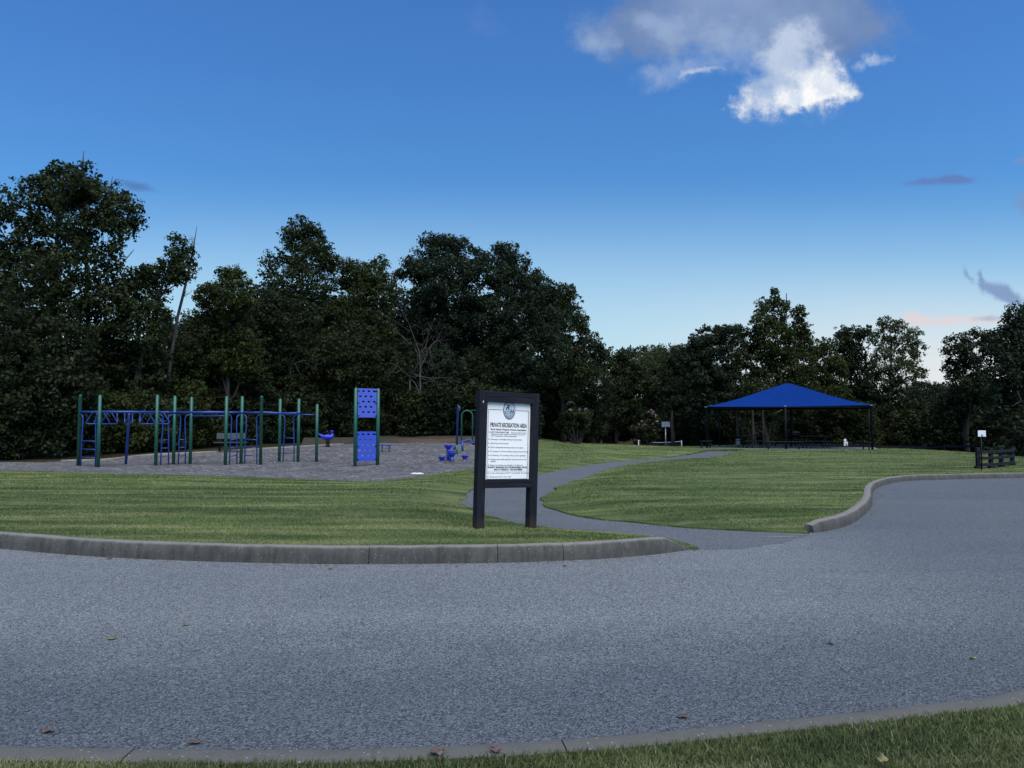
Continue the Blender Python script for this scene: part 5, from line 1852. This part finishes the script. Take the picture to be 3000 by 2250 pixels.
# long dark fence behind the crest
ff = thing('rail_fence', 'long dark three rail fence half hidden behind the crest of the lawn', 'fence', (0, 0, 0))
line = [np.array([15.5, 57.5]), np.array([22.0, 56.0]), np.array([29.0, 52.0]), np.array([30.5, 45.5]), np.array([28.0, 37.0]), np.array([22.5, 30.0])]
pts = []
for a, b in zip(line[:-1], line[1:]):
    nn = int(np.linalg.norm(b - a) / 1.55)
    pts += [a + (b - a) * i / nn for i in range(nn)]
pts.append(line[-1])
ff.location = (pts[0][0], pts[0][1], 0)
ptop = []
for q in pts:
    z0 = Tz(*q) - .1
    u = q / q[1]
    ht = 1.55
    m_ = MB(); m_.box((q[0] - pts[0][0], q[1] - pts[0][1], z0 + ht / 2), (.12, .12, ht), None, .008); m_.build('post', M['fence_wood'], ff)
    ptop.append((q[0] - pts[0][0], q[1] - pts[0][1], z0 + ht))
for a, b in zip(ptop[:-1], ptop[1:]):
    a = Vector(a); b = Vector(b)
    an = math.atan2(b.y - a.y, b.x - a.x)
    for dz in (.14, .52, .90):
        c = (a + b) / 2
        m_ = MB(); m_.box((c.x, c.y - .07, c.z - dz), ((b - a).length + .02, .03, .15), (0, -math.atan2(b.z - a.z, math.hypot(b.x - a.x, b.y - a.y)), an), .005); m_.build('rail', M['fence_wood'], ff)

# house roof glimpsed over the low trees
p = at_depth(2772, 1140, 120)
o = thing('house', 'house with grey roof barely showing over the low trees on the right', 'house', (p.x, 120, Tz(p.x, 120)))
hz = p.z - Tz(p.x, 120)
m_ = MB(); m_.box((0, 0, (hz - 1) / 2), (7, 6, hz - 1)); m_.build('wall', M['siding'], o)
m_ = MB(); m_.add([(-3.8, -3.4, hz - 1), (3.8, -3.4, hz - 1), (3.8, 3.4, hz - 1), (-3.8, 3.4, hz - 1), (-1.2, 0, hz + .9), (1.2, 0, hz + .9)], [(0, 1, 5, 4), (2, 3, 4, 5), (1, 2, 5), (3, 0, 4), (3, 2, 1, 0)]); m_.build('roof', M['roof'], o)

# ------------------------------------------------------------------ fallen leaves and worn patches
def fallen(px, py, size, lab, lift=.0, mt='dead_leaf', rz=0.0, seed=0, curl=.35):
    r = np.random.default_rng(seed)
    p = ground(px, py, lift)
    n = 30
    V = [(0, 0, .006)]
    for i in range(n):
        a = 2 * math.pi * i / n
        lob = .62 + .38 * abs(math.cos(2.5 * a)) ** .8 + r.uniform(-.06, .06)
        x, y = math.cos(a) * lob * size, math.sin(a) * lob * size * .75
        z = .005 + curl * size * (abs(math.sin(a * 1.5 + seed)) * .9 + .25 * (x / size) ** 2) * r.uniform(.7, 1.0)
        V.append((x, y, z))
    Fc = [(0, i + 1, (i + 1) % n + 1) for i in range(n)]
    mb_ = MB(); mb_.add(V, Fc, True)
    mb_.tube([(size * .5, 0, .012), (size * 1.1, .02 * size, .012), (size * 1.5, .1 * size, .016)], .0018, 5)
    o = mb_.build('fallen_leaf', M[mt], None, tuple(p + Vector((0, 0, .004)))); o.rotation_euler = (0, 0, rz)
    so = o.modifiers.new('t', 'SOLIDIFY'); so.thickness = .0015
    tag(o, lab, 'leaf', 'fallen leaves')
fallen(570, 2180, 0.034, 'brown curled leaf on the road near the left end of the near kerb', 0, 'dead_leaf', .2, 1)
fallen(1280, 2212, 0.037, 'dark brown leaf lying on the near kerb, left of the other kerb leaf', .125, 'dead_leaf', .4, 2, .5)
fallen(1452, 2203, 0.034, 'light brown lobed leaf on the near kerb, right of the darker one', .125, 'dead_leaf', 2.2, 3)
fallen(2000, 2104, 0.031, 'tan leaf on the road close to the middle of the near kerb', 0, 'dead_leaf', .1, 4)
fallen(2585, 2232, 0.037, 'yellow leaf lying in the verge grass', .15, 'yellow_leaf', 1.2, 5)
fallen(2850, 1931, 0.025, 'small tan leaf on the road at the right edge of the photo', 0, 'yellow_leaf', .7, 6)
fallen(140, 2146, 0.034, 'reddish leaf on the road at the bottom left', 0, 'dead_leaf', 2.6, 7)
fallen(545, 1832, 0.031, 'olive leaf flat on the road, middle left', 0, 'yellow_leaf', .3, 8, .2)
fallen(327, 1873, 0.037, 'flattened olive leaf on the road at far left', 0, 'yellow_leaf', .3, 9, .12)
fallen(2435, 1888, 0.028, 'tan leaf on the road below the right lawn', 0, 'dead_leaf', 1.5, 10)
fallen(968, 1669, 0.028, 'small dark leaf on the road just below the long kerb', 0, 'dead_leaf', .6, 11)
fallen(1655, 1660, 0.031, 'dark leaf on the road below the right part of the long kerb', 0, 'dead_leaf', 1.9, 12)
fallen(320, 1638, 0.031, 'dark leaf against the foot of the long kerb, far left', 0, 'dead_leaf', 2.9, 13)
fallen(2173, 1512, 0.043, 'orange brown leaf on the lawn right of the path', .17, 'dead_leaf', .5, 14)
fallen(2062, 1519, 0.037, 'pale green leaf on the lawn right of the path, left of the brown one', .17, 'yellow_leaf', 1.0, 15)

# ------------------------------------------------------------------ bits of leaf and grit at the foot of the kerbs and path edges
def litter():
    r = np.random.default_rng(77)
    V = []; Fc = []
    def bit(x, y, z, sz):
        a = r.uniform(0, 6.28); o = len(V); e = r.uniform(.3, .8)
        tl = r.uniform(0, .5)
        for k in range(5):
            t_ = a + k * 1.2566
            q = sz * r.uniform(.6, 1.1)
            V.append((x + math.cos(t_) * q, y + math.sin(t_) * q * e, z + .002 + max(0, math.sin(t_ - a)) * q * tl))
        Fc.append(tuple(range(o, o + 5)))
    for line, side, n in ((kerb_a, -1, 420), (kerb_b, 1, 420)):
        L = np.array(line); L = L[(L[:, 0] > -9) & (L[:, 0] < 17)]
        t_ = np.gradient(L, axis=0); t_ /= np.linalg.norm(t_, axis=1)[:, None]
        for _ in range(n):
            i = r.integers(0, len(L)); d = abs(r.normal(0, .09)) + .015
            if side < 0: nx, ny = t_[i][1], -t_[i][0]
            else: nx, ny = t_[i][1], -t_[i][0]
            bit(L[i][0] + nx * d + r.normal(0, .08), L[i][1] + ny * d + r.normal(0, .03), 0, r.uniform(.006, .02))
    for line in (pl, pr):
        L = np.array(line)
        for _ in range(160):
            i = r.integers(0, len(L)); bit(L[i][0] + r.normal(0, .10), L[i][1] + r.normal(0, .10), Tz(*L[i]) + .012, r.uniform(.008, .022))
    for _ in range(90):
        bit(r.uniform(-6, 9), r.uniform(4.4, 11), 0, r.uniform(.005, .013))
    mb_ = MB(); mb_.add(V, Fc)
    me = bpy.data.meshes.new('leaf_litter'); me.from_pydata(mb_.v, [], mb_.f)
    o = link('leaf_litter', me, M['dead_leaf'])
    tag(o, 'crumbs of dry leaf and grit along the foot of the kerbs', 'leaf litter', None, 'stuff')


litter()

mb = MB()
r_ = np.random.default_rng(9)
for px, py, L_, w_ in ((1812, 1511, .34, .07), (1890, 1515, .42, .06), (1735, 1487, .22, .03), (2290, 1572, .75, .03), (2350, 1566, .5, .02)):
    p = ground(px, py, .008)
    n = 22
    V = [(p.x + math.cos(a) * L_ * .5 * r_.uniform(.65, 1.1), p.y + math.sin(a) * w_ * r_.uniform(.5, 1.2), .0085) for a in np.linspace(0, 2 * math.pi, n, endpoint=False)]
    mb.add(V, [tuple(range(n))])
o = mb.build('paint_marks', M['paver_patch']); o['kind'] = 'structure'

# ------------------------------------------------------------------ camera
cam = bpy.data.cameras.new('camera'); cam.sensor_width = 36; cam.lens = 36 * F / 3000; cam.clip_start = .05; cam.clip_end = 3000
co = bpy.data.objects.new('camera', cam); COL.objects.link(co)
co.location = (0, 0, CAM_Z); co.rotation_euler = (math.pi / 2 + PITCH, 0, 0)
S.camera = co

# ------------------------------------------------------------------ light
SUN_EL, SUN_AZ = math.radians(60), math.radians(158)     # azimuth clockwise from +Y: behind the camera, a little to the right
sun = bpy.data.lights.new('sun', 'SUN'); sun.energy = 4.5; sun.angle = math.radians(70); sun.color = (1.0, .95, .87)
so = bpy.data.objects.new('sun', sun); COL.objects.link(so)
sd = Vector((math.sin(SUN_AZ) * math.cos(SUN_EL), math.cos(SUN_AZ) * math.cos(SUN_EL), math.sin(SUN_EL)))
so.rotation_euler = sd.to_track_quat('Z', 'Y').to_euler()
so.location = (0, -10, 30)

STR = .10
w = bpy.data.worlds.new('World'); S.world = w; w.use_nodes = True
t = NT(w.node_tree)
bg = w.node_tree.nodes['Background']; bg.inputs['Strength'].default_value = STR
sky = t.new('ShaderNodeTexSky', sky_type='NISHITA'); sky.sun_disc = False
sky.sun_elevation = SUN_EL; sky.sun_rotation = SUN_AZ
sky.air_density = 1.0; sky.dust_density = 0.6; sky.ozone_density = 2.0
tc = t.new('ShaderNodeTexCoord').outputs['Generated']
sx = t.new('ShaderNodeSeparateXYZ'); t.l.new(tc, sx.inputs[0])
yy = t.m('MAXIMUM', sx.outputs[1], .05)
u = t.m('DIVIDE', sx.outputs[0], yy); v = t.m('DIVIDE', sx.outputs[2], yy)
skyc = sky.outputs[0]
SKY_GAIN = (.56, 1.12, 1.72, 1)
skyc = t.mix(1.0, skyc, SKY_GAIN, 'MULTIPLY')
KC = 1 / (STR * 2 ** EXPO)
def lin(r, g, b, k=1.0):
    f = lambda c: ((c / 255 + .055) / 1.055) ** 2.4 if c > 10 else c / 255 / 12.92
    return tuple(f(c) * KC * k for c in (r, g, b)) + (1,)
# the paler air low over the trees, warmer on the right
skyc = t.mix(1.0, skyc, t.mix(t.mapr(v, .08, .6, 0, 1, True), (1.04, 1.0, .80, 1), (1, 1, 1, 1)), 'MULTIPLY')
front = t.m('GREATER_THAN', sx.outputs[1], 0.02)
low = t.mapr(v, .05, .355, 1, 0, True)
skyc = t.mix(t.m('MULTIPLY', t.m('MULTIPLY', low, .85), front), skyc, lin(199, 227, 238))
glow = t.m('MULTIPLY', t.mapr(v, .0, .24, 1, 0, True), t.mapr(u, .0, .60, 0, 1, True))
skyc = t.mix(t.m('MULTIPLY', t.m('MULTIPLY', glow, front), .9), skyc, lin(238, 234, 234))
cv = t.new('ShaderNodeCombineXYZ'); t.l.new(u, cv.inputs[0]); t.l.new(v, cv.inputs[1])
n1 = t.noise(cv.outputs[0], 8, 12, .60, .15)
n2 = t.noise(cv.outputs[0], 26, 10, .64, .15)
fb = t.m('ADD', t.m('MULTIPLY', n1, .62), t.m('MULTIPLY', n2, .38))
wn = t.new('ShaderNodeTexNoise'); t.l.new(cv.outputs[0], wn.inputs['Vector'])
wn.inputs['Scale'].default_value = 11; wn.inputs['Detail'].default_value = 10; wn.inputs['Roughness'].default_value = .66
ws = t.new('ShaderNodeSeparateColor'); t.l.new(wn.outputs['Color'], ws.inputs[0])
wu = t.m('MULTIPLY', t.m('SUBTRACT', ws.outputs[0], .5), .13)
wv = t.m('MULTIPLY', t.m('SUBTRACT', ws.outputs[1], .5), .09)


def ellm(px, py, rx, ry, rot=0.0, wp=1.0):
    r = ray(px, py); u0, v0 = r.x / r.y, r.z / r.y
    a, b = rx / F, ry / F
    du = t.m('SUBTRACT', t.m('ADD', u, t.m('MULTIPLY', wu, wp)), u0); dv = t.m('SUBTRACT', t.m('ADD', v, t.m('MULTIPLY', wv, wp)), v0)
    c_, s_ = math.cos(rot), math.sin(rot)
    e1 = t.m('DIVIDE', t.m('ADD', t.m('MULTIPLY', du, c_), t.m('MULTIPLY', dv, s_)), a)
    e2 = t.m('DIVIDE', t.m('SUBTRACT', t.m('MULTIPLY', dv, c_), t.m('MULTIPLY', du, s_)), b)
    r2 = t.m('ADD', t.m('MULTIPLY', e1, e1), t.m('MULTIPLY', e2, e2))
    return t.m('POWER', 2.71828, t.m('MULTIPLY', r2, -1.0))


def cloud(ells, col, gain, lo, hi, opac, base, wp=1.0):
    mk_ = ellm(*ells[0], wp=wp)
    for e in ells[1:]: mk_ = t.m('ADD', mk_, ellm(*e, wp=wp))
    mk_ = t.m('MINIMUM', mk_, 1.15)
    val = t.m('ADD', mk_, t.m('MULTIPLY', t.m('SUBTRACT', fb, .5), t.m('MULTIPLY', t.m('MINIMUM', t.m('MULTIPLY', mk_, 3.0), 1.0), gain)))
    al = t.m('MULTIPLY', t.mapr(val, lo, hi, 0, 1, True), opac)
    al = t.m('MULTIPLY', al, front)
    return t.mix(al, base, col)


n3 = t.noise(cv.outputs[0], 5, 6, .5, .1)
grey = t.mix(t.mapr(n3, .35, .65, 0, 1, True), lin(110, 134, 176), lin(142, 163, 199))
bright = t.mix(t.mapr(n2, .36, .60, 0, 1, True), lin(228, 235, 246), lin(255, 255, 253))
skyc = cloud([(2130, -80, 400, 150, 0), (2040, 70, 250, 95, .1), (2330, 80, 220, 110, 0), (2500, 60, 140, 90, -.3), (1830, 90, 130, 80, .3)], grey, 2.8, .15, 1.35, .88, skyc)
skyc = cloud([(1745, 140, 70, 50, .2), (2000, 200, 150, 50, .2), (2130, 110, 130, 60, 0), (1930, 60, 120, 50, 0), (2250, 190, 120, 60, 0)], lin(156, 178, 214), 3.2, .28, 1.5, .75, skyc)
skyc = cloud([(2350, 215, 130, 85, 0), (2290, 280, 130, 55, 0), (2190, 300, 45, 60, 0), (2440, 265, 110, 32, -.05), (2320, 130, 80, 60, .5)], lin(194, 208, 230), 3.0, .18, 1.35, .93, skyc)
skyc = cloud([(2385, 238, 105, 62, .3), (2430, 272, 115, 28, 0), (2195, 300, 34, 55, 0), (2330, 300, 90, 26, .1)], bright, 3.0, .2, 1.3, .97, skyc)
skyc = cloud([(2575, 178, 60, 22, .40), (2050, 208, 70, 15, .25)], lin(214, 224, 240), 3.6, .3, 1.5, .8, skyc, .7)
skyc = cloud([(400, 543, 75, 16, -.22)], lin(84, 116, 176), 1.6, .2, 1.2, .8, skyc, .25)
skyc = cloud([(2720, 535, 125, 13, .03), (2800, 529, 45, 14, 0)], lin(98, 126, 184), 2.0, .2, 1.3, .85, skyc, .3)
skyc = cloud([(2995, 595, 36, 44, 0), (2915, 850, 46, 24, -.3), (2965, 880, 50, 20, -.25), (2840, 800, 12, 34, .3), (2885, 815, 14, 40, -.2), (2990, 470, 30, 16, 0)], lin(124, 148, 190), 3.0, .2, 1.2, .85, skyc, .45)
skyc = cloud([(2750, 940, 120, 20, .03), (2680, 924, 36, 20, 0), (2900, 934, 80, 12, 0)], lin(226, 214, 216), 2.2, .2, 1.2, .9, skyc, .35)
skyc = cloud([(2890, 930, 75, 12, .02)], lin(160, 172, 200), 2.2, .2, 1.3, .85, skyc, .35)
skyc = cloud([(1430, 70, 110, 60, -.4)], lin(88, 130, 200), 3.0, .35, 1.1, .5, skyc)
t.l.new(skyc, bg.inputs['Color'])

S.view_settings.view_transform = 'Standard'
S.view_settings.look = 'None'
S.view_settings.exposure = EXPO
S.view_settings.gamma = 1
S.cycles.max_bounces = 5
S.cycles.diffuse_bounces = 3
S.cycles.transmission_bounces = 3
S.cycles.transparent_max_bounces = 4
